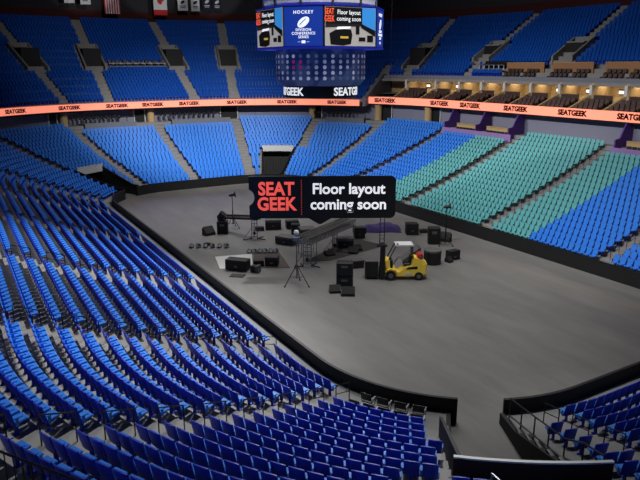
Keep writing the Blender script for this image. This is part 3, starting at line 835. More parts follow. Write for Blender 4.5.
def picture_face(a, b):
    T, L = fmat(a, b); h = L/2
    s = put_on(rect(-h+.12, h-.12, -1.4, 1.4), 'screen', led_grey, T, sbd)
    put_on(poly([(-h+.15,-.1), (h-.15,.1), (h-.15,1.38), (-h+.15,1.38)]), 'picture', led_dark, T, s, .014)
    put_on(poly([(h*.38,-.0), (h-.15,-.45), (h-.15,1.38), (h*.38,1.38)]), 'picture', led_sky, T, s, .02)
    put_on(poly([(h*.38,-.05), (h*.38,.25), (h-.15,-.25), (h-.15,-.7)]), 'picture', led_black, T, s, .026)
    put_on(rect(-h+.2, h*.42, .2, 1.37), 'ticket', led_black, T, s, .032)
    put_on(text_mb('SEAT\nGEEK', .6, .008, .01, .6, 1, .85), 'lettering', led_or, T @ Matrix.Translation((-h*.8, 0, .78)), s, .05)
    put_on(text_mb('Floor layout\ncoming soon', .46, .0, .01, .88, 1.04, 1.0), 'lettering', led_white, T @ Matrix.Translation((-h*.08, 0, .78)), s, .05)
    # dark machine with a pale roof and cases, as shown on the screen
    put_on(poly([(-h*.75,-1.3), (-h*.8,-.5), (-h*.5,-.15), (0,-.2), (h*.05,-.6), (0,-1.25), (-h*.3,-1.38)]), 'picture', led_black, T, s, .04)
    put_on(poly([(-h*.55,-.22), (-h*.05,-.12), (0,.02), (-h*.5,-.02)]), 'picture', led_white, T, s, .046)
    put_on(rect(h*.3, h*.55, -1.05, -.75), 'picture', led_black, T, s, .04); put_on(rect(h*.62, h*.85, -1.1, -.6), 'picture', led_black, T, s, .04)
    put_on(rect(h*.18, h*.32, -.55, .1), 'picture', led_black, T, s, .04)
    put_on(rect(-h*.4, -h*.1, -.85, -.7), 'picture', led_yel, T, s, .046)
def emblem_face(a, b):
    T, L = fmat(a, b); h = L/2
    s = put_on(rect(-h+.06, h-.06, -1.4, 1.4), 'screen', led_blue, T, sbd)
    put_on(text_mb('HOCKEY', .33, .006, .01, 1.05, 1.2), 'lettering', led_white, T @ Matrix.Translation((0,0,1.0)), s, .03)
    n = 20; c, sn = math.cos(.62), math.sin(.62)
    el = [(.52*math.cos(2*PI*i/n), .3*math.sin(2*PI*i/n)) for i in range(n)]
    put_on(poly([(x*c-z*sn, x*sn+z*c+.3) for x, z in el]), 'emblem', led_white, T, s, .02)
    el = [(-.36,-.03), (.3,.04), (.36,.1), (-.3,.04)]
    put_on(poly([(x*c-z*sn-.03, x*sn+z*c+.3) for x, z in el]), 'emblem', led_blue, T, s, .035)
    put_on(text_mb('DIVISION\nCONFERENCE\nSERIES', .27, .004, .01, 1.0, 1.1, .95), 'lettering', led_white, T @ Matrix.Translation((0,0,-.5)), s, .03)
    put_on(rect(-.15, .15, -1.2, -1.0), 'emblem', led_white, T, s, .02); put_on(rect(-.45, -.25, -1.11, -1.09), 'emblem', led_white, T, s, .02); put_on(rect(.25, .45, -1.11, -1.09), 'emblem', led_white, T, s, .02)
for i in range(8):
    a, b = oc[i], oc[(i+1) % 8]     # counter-clockwise: seen from outside, left to right is a -> b
    (picture_face if i % 2 == 0 else emblem_face)(a, b)
# white drum above, with blue band and steel brackets
m = MB(); m.lathe([(4.45, 3.05), (4.6, 3.2), (4.6, 5.6), (4.3, 5.8)], 48); m.build('upper_drum', mat('drum_white', rgb(244,244,242), .5), sbd, smooth=False)
m = MB(); m.lathe([(4.64, 3.62), (4.64, 3.9)], 48); m.build('blue_band', led_brt, sbd)
for i in range(12):
    m = MB(); m.box((4.6*math.cos(i*PI/6+.2), 4.6*math.sin(i*PI/6+.2), 3.25), (.16, .16, .5), rz=i*PI/6+.2); m.build('bracket', M['steel'], sbd)
# see-through LED drum with round lamps
m = MB(); m.lathe([(3.62, -.12), (3.72, -.3), (3.72, -2.45), (3.3, -2.95)], 8*4)
drum = m.build('lamp_drum', LED('led_drum', rgb(26,44,96), .38), sbd)
def drum_pattern(m):
    """round lamps in rows on the see-through drum, with pale and magenta groups"""
    nt = m.node_tree; N = nt.nodes.new; K = nt.links.new; bs = nt.nodes['Principled BSDF']
    tc = N('ShaderNodeTexCoord'); sx = N('ShaderNodeSeparateXYZ'); K(tc.outputs['Object'], sx.inputs[0])
    def mth(op, a, b=None, c=None):
        n = N('ShaderNodeMath'); n.operation = op
        for i, v in enumerate((a, b, c)):
            if v is None: continue
            if isinstance(v, (int, float)): n.inputs[i].default_value = v
            else: K(v, n.inputs[i])
        return n.outputs[0]
    ang = mth('MULTIPLY', mth('ARCTAN2', sx.outputs[1], sx.outputs[0]), 36/(2*PI)); row = mth('MULTIPLY', mth('ADD', sx.outputs[2], 2.55), 1/.42)
    ca, cz = mth('FLOOR', ang), mth('FLOOR', row)
    u = mth('MULTIPLY', mth('SUBTRACT', mth('FRACT', ang), .5), .65); v = mth('MULTIPLY', mth('SUBTRACT', mth('FRACT', row), .5), .42)
    dot = mth('LESS_THAN', mth('SQRT', mth('ADD', mth('MULTIPLY', u, u), mth('MULTIPLY', v, v))), .145)
    inr = mth('MULTIPLY', mth('GREATER_THAN', row, 0), mth('LESS_THAN', row, 5)); dot = mth('MULTIPLY', dot, inr)
    cb = N('ShaderNodeCombineXYZ'); K(ca, cb.inputs[0]); K(cz, cb.inputs[1])
    wn = N('ShaderNodeTexWhiteNoise'); wn.noise_dimensions = '2D'; K(cb.outputs[0], wn.inputs['Vector'])
    rp = N('ShaderNodeValToRGB'); rp.color_ramp.elements[0].color = rgb(58,76,124); rp.color_ramp.elements[1].color = rgb(176,186,212); K(wn.outputs['Value'], rp.inputs[0])
    ns = N('ShaderNodeTexNoise'); ns.inputs['Scale'].default_value = .55; K(tc.outputs['Object'], ns.inputs['Vector'])
    bg = N('ShaderNodeValToRGB'); bg.color_ramp.interpolation = 'CONSTANT'
    e = bg.color_ramp.elements; e[0].color = rgb(20,36,84); e[1].position = .46; e[1].color = rgb(34,48,96); x = e.new(.54); x.color = rgb(54,68,112)
    K(ns.outputs['Fac'], bg.inputs[0])
    mg = mth('MULTIPLY', mth('MULTIPLY', mth('GREATER_THAN', row, 2), mth('LESS_THAN', row, 4)), mth('LESS_THAN', mth('MODULO', mth('ADD', ca, 37), 12), 2))
    mx1 = N('ShaderNodeMix'); mx1.data_type = 'RGBA'; K(mg, mx1.inputs[0]); K(rp.outputs[0], mx1.inputs[6]); mx1.inputs[7].default_value = rgb(150,40,116)
    mx2 = N('ShaderNodeMix'); mx2.data_type = 'RGBA'; K(dot, mx2.inputs[0]); K(bg.outputs[0], mx2.inputs[6]); K(mx1.outputs[2], mx2.inputs[7])
    K(mx2.outputs[2], bs.inputs['Base Color']); K(mx2.outputs[2], bs.inputs['Emission Color'])
drum_pattern(drum.data.materials[0])
m = MB(); m.lathe([(3.0, -3.9), (3.05, -3.85), (3.05, -2.98), (3.0, -2.93)], 48); ring = m.build('lower_ring', BLK, sbd)
base = text_mb('SEATGEEK', .86, .022, .02, .98, 1.02)
for az in (86, 207, 326):
    q = MB(); vs = []
    for x, y, z in base.v:
        a = math.radians(az)+x/3.07; rr = 3.07-y; vs.append((rr*math.cos(a), rr*math.sin(a), z-3.42))
    q.add(vs, base.f); q.build('lettering', led_white, ring, fix=False)
for i in range(6):
    m = MB(); a = i*PI/3; m.tube((3*math.cos(a), 3*math.sin(a), 5.6), (2.4*math.cos(a), 2.4*math.sin(a), 16.4), .05, 6); m.build('suspension_cable', M['steel'], sbd)

# ------------------------------------------------------------------ hanging ticket shaped sign
RZ0 = math.radians(-120.2416)         # local x runs across the view of the near corner, local y away from it
sg = thing('hanging_sign', 'large black ticket shaped sign hanging over the equipment on the floor', 'sign', (23.184, 4.357, 0), RZ0)
SX0, SX1, SZ0, SZ1 = -5.25, 5.62, 4.23, 7.40
out = []
def arc(cx, cz, r, a0, a1, n=8): return [(cx+r*math.cos(math.radians(a0+(a1-a0)*i/n)), cz+r*math.sin(math.radians(a0+(a1-a0)*i/n))) for i in range(n+1)]
out += arc(SX1-.4, SZ0+.4, .4, -90, 0)+arc(SX1-.4, SZ1-.4, .4, 0, 90)
out += [(SX0, SZ1)]+arc(SX0-.28, (SZ0+SZ1)/2, .68, 65, -65, 10)+[(SX0, SZ0), (-.85, SZ0), (-.1, SZ0-.44), (.1, SZ0-.44), (.85, SZ0)]
m = MB(); m.front(out, -.09, .09); m.build('sign_board', mat('sign_black', rgb(9,9,11), .6), sg)
tm = text_mb('SEAT\nGEEK', 1.36, .04, .04, .88, 1.0, .84)
coral = mat('coral_lettering', rgb(255,92,80), .6, emit=.7); sw = mat('white_lettering', rgb(238,239,242), .6, emit=.8)
def onsign(mb, name, mt, x, z):
    mb.v = [(a+x, b-.11, c+z) for a, b, c in mb.v]; return mb.build(name, mt, sg)
onsign(tm, 'lettering', coral, -3.22, 5.86)
onsign(text_mb('Floor layout\ncoming soon', 1.12, .022, .04, 1.0, .98, 1.04), 'lettering', sw, 2.12, 5.85)
m = MB()
for i in range(16): m.box((-1.36, -.1, 4.55+.17*i), (.035, .03, .05))
m.build('perforation', coral, sg)
for x in (-4.6, 5.0):
    m = MB(); m.tube((x, 0, 7.35), (x, 0, 33), .007, 6); m.build('suspension_cable', M['black'], sg)

# ------------------------------------------------------------------ equipment on the arena floor
def gear(name, label, cat, x, y, z=0, rz=0, group=None): return thing(name, label, cat, (x, y, z), RZ0+rz, group)
def speaker_box(t, w, d, h, horns=True):
    m = MB(); m.box((0, 0, h/2), (w, d, h), bev=.04); m.build('cabinet', M['case'], t)
    m = MB(); m.box((0, -d/2-.012, h/2), (w*.9, .025, h*.9)); g = m.build('grille', M['grill'], t)
    m = MB(); m.box((0, -d/2-.03, h*.72), (w*.4, .02, h*.16)); m.build('horn', M['casegray'], g)
    for s in (-1, 1):
        m = MB(); m.box((s*w/2, 0, h*.6), (.03, .22, .08)); m.build('handle', M['rail'], t)
def wedge(name, label, x, y, rz, w=.85, d=.6, h=.55, z=0, tilt=0):
    t = gear(name, label, 'speaker', x, y, z, rz, 'floor wedge speakers')
    m = MB(); m.side([(-d/2, 0), (d/2, 0), (d/2, h*.75), (d*.2, h), (-d/2, h*.3)], -w/2, w/2); m.build('cabinet', M['case'], t)
    a = Vector((0, -d/2, h*.3)); b = Vector((0, d*.2, h)); n = Vector((0, -(b.z-a.z), b.y-a.y)).normalized()*.012
    m = MB(); q = [(-w*.45, *(a+n)[1:]), (w*.45, *(a+n)[1:]), (w*.45, *(b+n)[1:]), (-w*.45, *(b+n)[1:])]
    m.add(q+[(x2, y2+n.y*2, z2+n.z*2) for x2, y2, z2 in q], [(0,1,2,3),(4,5,6,7),(0,1,5,4),(1,2,6,5),(2,3,7,6),(3,0,4,7)]); m.build('grille', M['grill'], t)
    m = MB(); m.box((w/2, .05, h*.4), (.03, .2, .07)); m.build('handle', M['rail'], t)
    return t
def road_case(label, x, y, w, d, h, rz=0, z=0, lid=None, name='flight_case'):
    t = gear(name, label, 'case', x, y, z, rz, 'black flight cases')
    m = MB(); m.box((0, 0, h*.36+.04), (w, d, h*.72), bev=.02); m.build('body', M['case'], t)
    m = MB(); m.box((0, 0, h*.86+.04), (w, d, h*.27), bev=.02); m.build('lid', lid or M['case'], t)
    for sx in (-1, 1):
        for sy in (-1, 1): m = MB(); m.box((sx*(w/2-.02), sy*(d/2-.02), h/2+.04), (.05, .05, h*.98)); m.build('edge_trim', M['rail'], t)
    m = MB(); m.box((0, -d/2-.01, h*.4), (.2, .03, .1)); m.build('handle', M['steel'], t)
    return t
def par_light(label, x, y, rz, g):
    t = gear('par_light', label, 'lamp', x, y, 0, rz, g)
    m = MB(); m.tube((0, .22, .2), (0, -.22, .26), .13, 12, r2=.17); m.build('housing', M['case'], t)
    m = MB(); m.tube((0, -.22, .26), (0, -.235, .262), .14, 12); m.build('lens', M['lens'], t)
    m = MB(); m.path([(-.2, .1, .02), (-.2, 0, .24)], .02); m.path([(.2, .1, .02), (.2, 0, .24)], .02); m.box((0, .1, .02), (.44, .08, .03)); m.build('bracket', M['rail'], t)
def tripod(label, x, y, h, spread, lamp, name='follow_spot_stand', cat='stand', white=False):
    t = gear(name, label, cat, x, y)
    m = MB(); m.tube((0,0,spread*.9), (0,0,h), .035, 8); m.tube((0,0,spread*.5), (0,0,h*.6), .055, 8); m.build('pole', M['steel'] if white else M['rail'], t)
    for a in (210, 330, 80):
        e = (spread*math.cos(math.radians(a)), spread*math.sin(math.radians(a)), .03)
        m = MB(); m.tube((0,0,spread*1.55), e, .03, 6); lg = m.build('leg', M['rail'], t)
        m = MB(); m.box(e, (.12, .12, .06)); m.build('foot', M['rubber'], lg)
        m = MB(); m.tube((0,0,spread*.55), tuple(c*.55 for c in e[:2])+(spread*.7,), .018, 5); m.build('brace', M['rail'], t)
    if lamp == 'spot':
        m = MB(); m.tube((-.3, 0, h+.1), (.26, 0, h+.2), .1, 12, r2=.16); hd = m.build('lamp_head', M['case'], t)
        m = MB(); m.box((.28, 0, h+.22), (.05, .5, .5), ry=-.2); m.build('barn_door', M['case'], hd)
        m = MB(); m.path([(0,-.25,h+.25), (0,-.25,h), (0,.25,h), (0,.25,h+.25)], .025); m.build('yoke', M['rail'], t)
    else:
        m = MB(); m.lathe([(.08, h-.05), (.18, h+.03), (.2, h+.16), (.13, h+.3), (.02, h+.33)], 14); m.build('lamp_globe', M['white'], t)
        m = MB(); m.box((0, -.1, h-.25), (.5, .4, .3), bev=.05); m.box((.3, .1, h-.55), (.16, .3, .25)); m.build('winch', M['steel'], t)
    return t
tripod('tall tripod stand with a white globe lamp, in front of the truss', 21.45, 7.3, 3.75, 1.0, 'globe', 'tripod_stand', white=True)
tripod('follow spot on a thin tripod behind the left speaker', 39.3, 4.75, 3.1, .75, 'spot')
tripod('follow spot on a thin tripod beside the right hand tower speaker', 23.9, -8.75, 3.3, .7, 'spot')
# stacked main speakers front centre
for z, lab in ((0, 'lower black cabinet of the tall speaker stack on the open floor'), (1.0, 'upper black cabinet of the tall speaker stack on the open floor')):
    t = gear('speaker_cabinet', lab, 'speaker', 19.05, 4.75, z, -.12, 'stacked speaker cabinets'); speaker_box(t, 1.15, .75, .99)
wedge('wedge_speaker', 'small black wedge speaker left of the tall speaker stack', 18.75, 5.75, .1, .78, .6, .5)
wedge('wedge_speaker', 'small black wedge speaker in front of the tall speaker stack', 17.75, 5.3, -.05, .95, .55, .6)
# left group
t = gear('speaker_cabinet', 'square black speaker near the left boards, moving lamp on top', 'speaker', 37.9, 6.4, 0, .05); speaker_box(t, 1.0, .8, 1.2)
t = gear('moving_lamp', 'tilted black moving lamp on top of the left speaker', 'lamp', 37.9, 6.45, 1.2, 0)
m = MB(); m.box((0,0,.08), (.6,.5,.16), bev=.03); m.build('base', M['case'], t)
m = MB(); m.tube((-.25,0,.25), (.2,-.1,.75), .26, 14, r2=.34); m.build('lamp_head', M['case'], t)
m = MB(); m.path([(-.36,0,.1), (-.36,0,.55)], .05); m.path([(.36,0,.1), (.36,0,.55)], .05); m.build('yoke', M['rail'], t)
wedge('wedge_speaker', 'black wedge speaker tipped beside the left square speaker', 38.0, 7.75, .7, 1.0, .75, .8)
def crank_stand(label, x, y, h, w=.5):
    t = gear('crank_stand', label, 'stand', x, y, 0, 0, 'crank stands')
    for sx in (-1, 1):
        m = MB(); m.box((sx*w/2, 0, h/2), (.07, .09, h)); m.build('mast', M['steel'], t)
    m = MB(); m.box((0, .05, h*.55), (.06, .06, h*.9)); m.box((-.12, .05, h*.45), (.04, .04, h*.8)); m.build('inner_mast', M['steel'], t)
    for k in range(6):
        m = MB(); m.box((0, 0, .25+k*(h-.3)/5), (w, .05, .05)); m.build('rung', M['steel'], t)
    for e in ((-1.0, -.35), (1.0, -.3), (-.55, .8), (.7, .8)):
        m = MB(); m.tube((math.copysign(w/2, e[0]), 0, .1), (e[0], e[1], .05), .045, 6); m.build('leg', M['rail'], t)
    m = MB(); m.tube((-w/2, 0, h*.6), (-1.0, -.35, .08), .02, 6); m.build('brace', M['rail'], t)
    m = MB(); m.lathe([(.11, .5), (.11, .75)], 12, M=Matrix.Translation((0, -.1, 0))); m.build('winch', M['rail'], t)
    return t
crank_stand('crank stand with spread feet carrying the left black truss', 34.3, 4.75, 1.85)
crank_stand('tall crank stand with spread feet under the grey truss', 24.75, 4.6, 1.98, .62)
crank_stand('crank stand under the middle of the grey truss', 27.15, .6, 1.86, .4)
def truss(name, label, a, b, w, h, n, mt, grp):
    """box truss lying from a to b"""
    a, b = Vector(a), Vector(b); t = thing(name, label, 'truss', a, 0, grp); d = b-a; u = d.normalized(); s = Vector((-u.y, u.x, 0)).normalized()
    cs = [s*w/2+Vector((0,0,-h/2)), -s*w/2+Vector((0,0,-h/2)), -s*w/2+Vector((0,0,h/2)), s*w/2+Vector((0,0,h/2))]
    for c in cs:
        m = MB(); m.tube(c, c+d, .06, 8); m.build('chord', mt, t)
    m = MB()
    for i in range(n):
        p, q = d*(i/n), d*((i+1)/n)
        for k in range(4):
            m.tube(cs[k]+p, cs[(k+1)%4]+p, .032, 5); m.tube(cs[k]+p, cs[(k+1)%4]+q, .032, 5)
    for k in range(4): m.tube(cs[k]+d, cs[(k+1)%4]+d, .02, 5)
    m.build('lattice', mt, t)
    return t
GT = mat('grey_truss_metal', rgb(104,102,98), .5, metal=.3)
truss('box_truss', 'wide grey box truss running back from the tall crank stand', (24.6, 5.1, 2.25), (28.4, -1.6, 2.1), 1.25, .5, 18, GT, 'box trusses')
truss('box_truss', 'thin black truss with lamps behind the left speaker', (38.9, 5.9, 1.35), (34.0, 4.4, 2.05), .3, .3, 10, M['rail'], 'box trusses')
# ladder tower beside the purple cover
t = gear('ladder_tower', 'thin dark ladder tower rising behind the forklift', 'tower', 26.6, -3.9)
for sx in (-1, 1):
    m = MB(); m.tube((sx*.19, 0, 0), (sx*.19, 0, 2.75), .035, 6); m.build('mast', M['rail'], t)
for k in range(8):
    m = MB(); m.tube((-.19, 0, .3+k*.34), (.19, 0, .3+k*.34), .022, 6); m.build('rung', M['rail'], t)
m = MB(); m.box((0, 0, .04), (.9, .7, .08)); m.build('base', M['rail'], t)
# par lights in two rows
for i in range(6):
    f = i/5; par_light('black par lamp on the bare floor near the left boards, %s from the left' % nth(i+1), 34.65+(33.1-34.65)*f, 10.6+(8.0-10.6)*f, .3*(-1)**i, 'par lamps in two rows')
for i in range(6):
    f = i/5; par_light('black par lamp in the row behind the silver sheet, %s from the left' % nth(i+1), 30.5+(29.5-30.5)*f, 7.0+(5.0-7.0)*f, .25*(-1)**i, 'par lamps in two rows')
t = gear('equipment_box', 'low black box on top of the left par lamp row', 'case', 34.6, 9.2, 0, .2); m = MB(); m.box((0,0,.12), (.6,.3,.24), bev=.03); m.build('body', M['case'], t); m = MB(); m.box((0,0,.26), (.25,.06,.05)); m.build('handle', M['rail'], t)
# silver sheet with dark mat
m = MB(); m.prism([(30.98,9.87),(30.2,6.9),(26.7,8.4),(27.76,10.71)], .0, .03); tag(m.build('metal_sheet', M['silver']), 'shiny silver metal sheet lying flat on the floor', 'sheet')
m = MB(); m.prism([(30.1,6.8),(29.9,4.6),(25.2,5.9),(26.6,8.35)], .0, .025); tag(m.build('floor_mat', mat('brown_grey_mat', rgb(82,72,68), .9, noise=.15, scale=3)), 'dark brown mat beside the silver sheet', 'mat')
road_case('long black flight case on the silver sheet', 26.9, 9.55, 1.75, .85, .8, -.3, .03)
t = gear('speaker_horn', 'small black horn speaker at the right end of the long case', 'speaker', 25.75, 8.75, 0, -.3)
m = MB(); m.box((0,0,.3), (.4,.5,.5), bev=.05); m.build('cabinet', M['case'], t); m = MB(); m.front([(.2,.05),(.5,0),(.5,.6),(.2,.5)], -.25, .25); m.build('horn', M['casegray'], t)
m = MB(); m.box((0,0,.03), (1.1,.7,.06), bev=.02); q = m.build('floor_plate', M['case'], None, (25.5, 10.2, 0), RZ0-.2); tag(q, 'thin black plate lying on the floor before the long case', 'plate')
road_case('cube shaped black case with brown lid on the dark mat', 26.5, 6.8, 1.0, .8, .72, -.1, .02, mat('brown_lid', rgb(62,48,46), .7))
road_case('low black case left of the cube case on the mat', 27.0, 7.75, .8, .6, .42, .1, .02)
# cases behind the globe stand and under the sign
road_case('wide black case behind the white globe stand', 31.5, 2.9, 1.75, 1.1, .7, -.5, 0, M['casegray'])
road_case('large dark case below the left half of the sign', 36.9, 1.6, 1.5, .9, .95, .1, 0, M['casegray'])
road_case('black case right of the large dark case under the sign', 36.2, -.1, 1.2, .8, .75, .2)
road_case('small black case left of the large dark case under the sign', 37.0, 3.0, .8, .5, .35, .2)
road_case('tall black case behind the globe lamp head', 33.6, .9, .8, .7, 1.1, .1)
# folding stage riser with a mixing case on it, at the near end of the grey truss
t = gear('stage_riser', 'grey stage riser on thin legs left of the grey truss', 'riser', 27.5, 3.05, 0, .25)
m = MB(); m.box((0,0,1.7), (1.4,1.3,.1)); m.build('deck', M['casegray'], t)
for sx in (-1,1):
    for sy in (-1,1): m = MB(); m.tube((sx*.64, sy*.6, 0), (sx*.64, sy*.6, 1.66), .03, 6); m.build('leg', M['steel'], t)
m = MB(); m.tube((-.64,-.6,.7), (.64,-.6,.7), .02, 6); m.tube((-.64,.6,.7), (.64,.6,.7), .02, 6); m.build('brace', M['steel'], t)
road_case('mixing case with grey lid standing on the stage riser', 27.5, 3.05, 1.3, 1.15, .6, .25, 1.75, M['casegray'])
# grey rug with cases
m = MB(); m.prism([(26.0,4.2),(25.2,2.2),(26.5,-4.2),(30.2,-3.2)], 0, .02); tag(m.build('rug', M['rug']), 'dark grey rug lying under the grey truss', 'rug')
road_case('wide black case with grey lid in the middle of the rug', 27.9, -.9, 1.5, .8, .85, -.05, .02, M['casegray'])
wedge('wedge_speaker', 'black wedge speaker at the left front corner of the rug', 26.5, 1.5, .5, .8, .6, .4, .02)
wedge('wedge_speaker', 'black wedge speaker before the wide case on the rug', 26.0, -.5, -.3, .8, .6, .5, .02)
wedge('wedge_speaker', 'black wedge speaker right of the other rug wedges', 26.6, -1.3, .4, .75, .6, .45, .02)
road_case('black cube case behind the rug right of the truss', 29.9, -3.7, .95, .8, 1.0, .1)
road_case('low black case beyond the truss end', 31.2, -4.6, 1.1, .8, .55, .2)
road_case('black case right of the purple cover', 28.4, -8.6, 1.1, .9, 1.05, .05)
t = gear('equipment_box', 'flat black box right of the purple cover', 'case', 28.3, -10.0, 0, .05); m = MB(); m.box((0,0,.17), (.9,.5,.3), bev=.03); m.build('body', M['case'], t); m = MB(); m.box((0,0,.34), (.3,.08,.05)); m.build('handle', M['rail'], t)
# purple cloth cover
mb = MB(); nx, ny = 18, 10; vs = []
for j in range(ny+1):
    for i in range(nx+1):
        u, v = i/nx*2-1, j/ny*2-1
        e = max(abs(u)**4, abs(v)**4); z = .62*(1-e)**.5*(1+.18*math.sin(5*u+2*v))+.03*math.sin(11*u)*math.cos(7*v) if e < 1 else 0
        vs.append((u*1.75+.1*math.sin(4*v), v*.95+.08*math.sin(5*u), max(.004, z)))
mb.add(vs, [(j*(nx+1)+i, j*(nx+1)+i+1, (j+1)*(nx+1)+i+1, (j+1)*(nx+1)+i) for j in range(ny) for i in range(nx)])
mb.add([(x, y, 0.0) for x, y, z in vs if True][:0], [])
o = mb.build('purple_cover', M['purplecloth'], None, (31.0, -7.1, 0), RZ0, smooth=True); tag(o, 'purple cloth cover spread over equipment behind the forklift', 'cloth')
# round black drum case, panel, right speakers
t = gear('drum_case', 'large round black drum case behind the forklift', 'case', 20.45, -4.4)
m = MB(); m.lathe([(.66,0), (.68,.06), (.68,1.05), (.66,1.08)], 28); m.build('shell', M['case'], t)
m = MB(); m.lathe([(.7,1.0), (.7,1.14), (.6,1.17)], 28); m.build('lid', M['casegray'], t)
m = MB(); m.box((-.4,-.56,.7), (.1,.06,.8), rz=-.6); m.build('strap', M['rail'], t)
t = gear('ramp_panel', 'sloping grey panel between the forklift and the drum case', 'panel', 22.3, -3.6, 0, .1)
m = MB(); m.front([(-.75,0), (.75,0), (.75,1.0), (.6,1.0)], -.5, .5); m.build('panel', M['casegray'], t)
m = MB(); m.box((.72,0,.5), (.06,1.04,1.06)); m.build('frame', M['rail'], t)
t = gear('speaker_cabinet', 'tall black speaker by the right boards below the follow spot', 'speaker', 24.9, -8.3, 0, -.05); speaker_box(t, 1.05, .8, 1.5)
wedge('wedge_speaker', 'black wedge speaker leaning beside the right tower speaker', 25.0, -9.7, -.6, 1.0, .7, .8)
road_case('tilted black case lying alone on the right floor', 20.4, -6.5, 1.0, .6, .75, .5)
wedge('wedge_speaker', 'small black wedge beside the tilted case on the right floor', 20.0, -5.75, .6, .5, .5, .42)

# ------------------------------------------------------------------ forklift, pointing left across the view
fk = gear('forklift', 'yellow forklift with pale roof and red gas tank on the floor', 'forklift', 18.75, -.15, 0, 0)
Y, BK = M['yellow'], M['black']
m = MB(); m.front([(-1.15,.42),(-1.2,.75),(-1.3,1.0),(-1.35,1.45),(-1.2,1.55),(-1.05,1.5),(-1.0,.95),(-.62,.62),(-.35,.6),(.1,.98),(.55,1.1),(.62,1.62),(.78,1.7),(1.5,1.48),(1.62,1.2),(1.6,.5),(1.3,.32),(.75,.32),(.5,.3),(-.5,.3)], -.5, .5)
body = m.build('body', Y, fk)
m = MB(); m.front([(.15,.82),(.3,.98),(1.0,1.06),(1.0,.86)], -.515, -.5); m.build('side_vent', BK, body)
m = MB(); m.box((.35,-.515,.48), (.55,.02,.16)); m.build('side_plate', M['white'], body)
m = MB(); m.box((1.45,0,.85), (.5,1.04,1.0), bev=.12); m.build('counterweight', Y, fk)
for x, r in ((-.95, .36), (1.1, .31)):
    for sy in (-1, 1):
        w = MB(); w.tube((x, sy*.34, r), (x, sy*.58, r), r, 22); wo = w.build('wheel', M['rubber'], fk)
        w = MB(); w.tube((x, sy*.56, r), (x, sy*.6, r), r*.5, 14); w.build('hub', M['steel'], wo)
m = MB(); m.front([(-1.35,.62),(-1.25,.82),(-.95,.9),(-.62,.82),(-.5,.62),(-.56,.6),(-.66,.75),(-.95,.82),(-1.22,.76),(-1.3,.6)], -.6, .6); m.build('mudguard', Y, fk)
m = MB(); m.box((0,0,2.66), (1.3,1.02,.05), bev=.02); m.box((0,-.5,2.64), (1.34,.05,.1)); m.box((0,.5,2.64), (1.34,.05,.1)); m.build('roof', M['white'], fk)
for sy in (-1, 1):
    m = MB(); m.tube((-1.15, sy*.46, 1.5), (-.58, sy*.46, 2.64), .04, 6); m.build('roof_post', BK, fk)
    m = MB(); m.tube((.66, sy*.46, 1.6), (.58, sy*.46, 2.64), .045, 6); m.build('roof_post', BK, fk)
m = MB(); m.box((.25,0,1.15), (.55,.6,.18), bev=.05); m.box((.5,0,1.5), (.16,.6,.6), ry=.12, bev=.05); m.build('driver_seat', BK, fk)
m = MB(); m.tube((-.75,0,1.05), (-.45,0,1.5), .03, 6); st = m.build('steering_column', BK, fk)
m = MB(); R = Matrix.Translation((-.43,0,1.53)) @ Matrix.Rotation(-.6, 4, 'Y')
ring_ = [R @ Vector((.19*math.cos(2*PI*i/14), .19*math.sin(2*PI*i/14), 0)) for i in range(15)]; m.path(ring_, .018, 5); m.build('steering_wheel', BK, st)
m = MB(); m.box((-.9,0,1.2), (.2,.8,.6), bev=.04); m.build('dashboard', BK, fk)
m = MB(); m.lathe([(.05,-.42),(.2,-.4),(.24,-.3),(.24,.3),(.2,.4),(.05,.42)], 16, M=Matrix.Translation((1.2,0,1.75)) @ Matrix.Rotation(PI/2, 4, 'X')); tk = m.build('gas_tank', M['red'], fk)
m = MB(); m.lathe([(.09,.4),(.09,.5)], 10, M=Matrix.Translation((1.2,0,1.75)) @ Matrix.Rotation(PI/2, 4, 'X')); m.build('valve', M['steel'], tk)
for sy in (-1, 1):
    m = MB(); m.box((-1.52, sy*.36, 1.33), (.3,.1,2.6)); m.build('mast_rail', BK, fk)
m = MB(); m.box((-1.55,0,2.55), (.3,.8,.12)); m.box((-1.55,0,1.5), (.1,.7,.08)); m.box((-1.5,0,.25), (.1,.7,.1)); m.tube((-1.55,.1,.2), (-1.55,.1,2.2), .05, 8); m.build('mast_cross', BK, fk)
m = MB(); m.box((-1.72,0,.55), (.08,.95,.5)); m.box((-1.7,0,1.0), (.05,.95,.06)); m.build('carriage', BK, fk)
for sy in (-1, 1):
    m = MB(); m.box((-2.2, sy*.28, .1), (1.0,.12,.05)); m.box((-1.75, sy*.28, .35), (.06,.12,.5)); m.build('fork', M['rail'], fk)
m = MB(); m.box((-.5,-.35,2.72), (.0001+.14,.14,.1)); m.build('beacon', M['orange'] if False else M['steel'], fk)
# load beside the forks
t = gear('cable_trunk', 'black upright cable trunk standing on the forks of the forklift', 'case', 19.96, 1.84, .14, 0)
m = MB(); m.box((0,0,.62), (.95,.8,1.2), bev=.03); m.build('body', M['case'], t)
for i in range(4):
    m = MB(); m.box((-.34+.226*i, -.41, .62), (.05,.03,1.16)); m.build('rib', M['rail'], t)
m = MB(); m.box((0,0,1.25), (.97,.82,.06)); m.build('lid', M['casegray'], t)
t = gear('cable_trunk', 'lower black cable coil trunk left of the forklift load', 'case', 22.6, 1.3, 0, .3)
m = MB(); m.box((0,0,.3), (.9,.6,.6), bev=.05); m.build('body', M['case'], t); m = MB(); m.box((0,0,.62), (.92,.62,.06)); m.build('lid', M['casegray'], t)

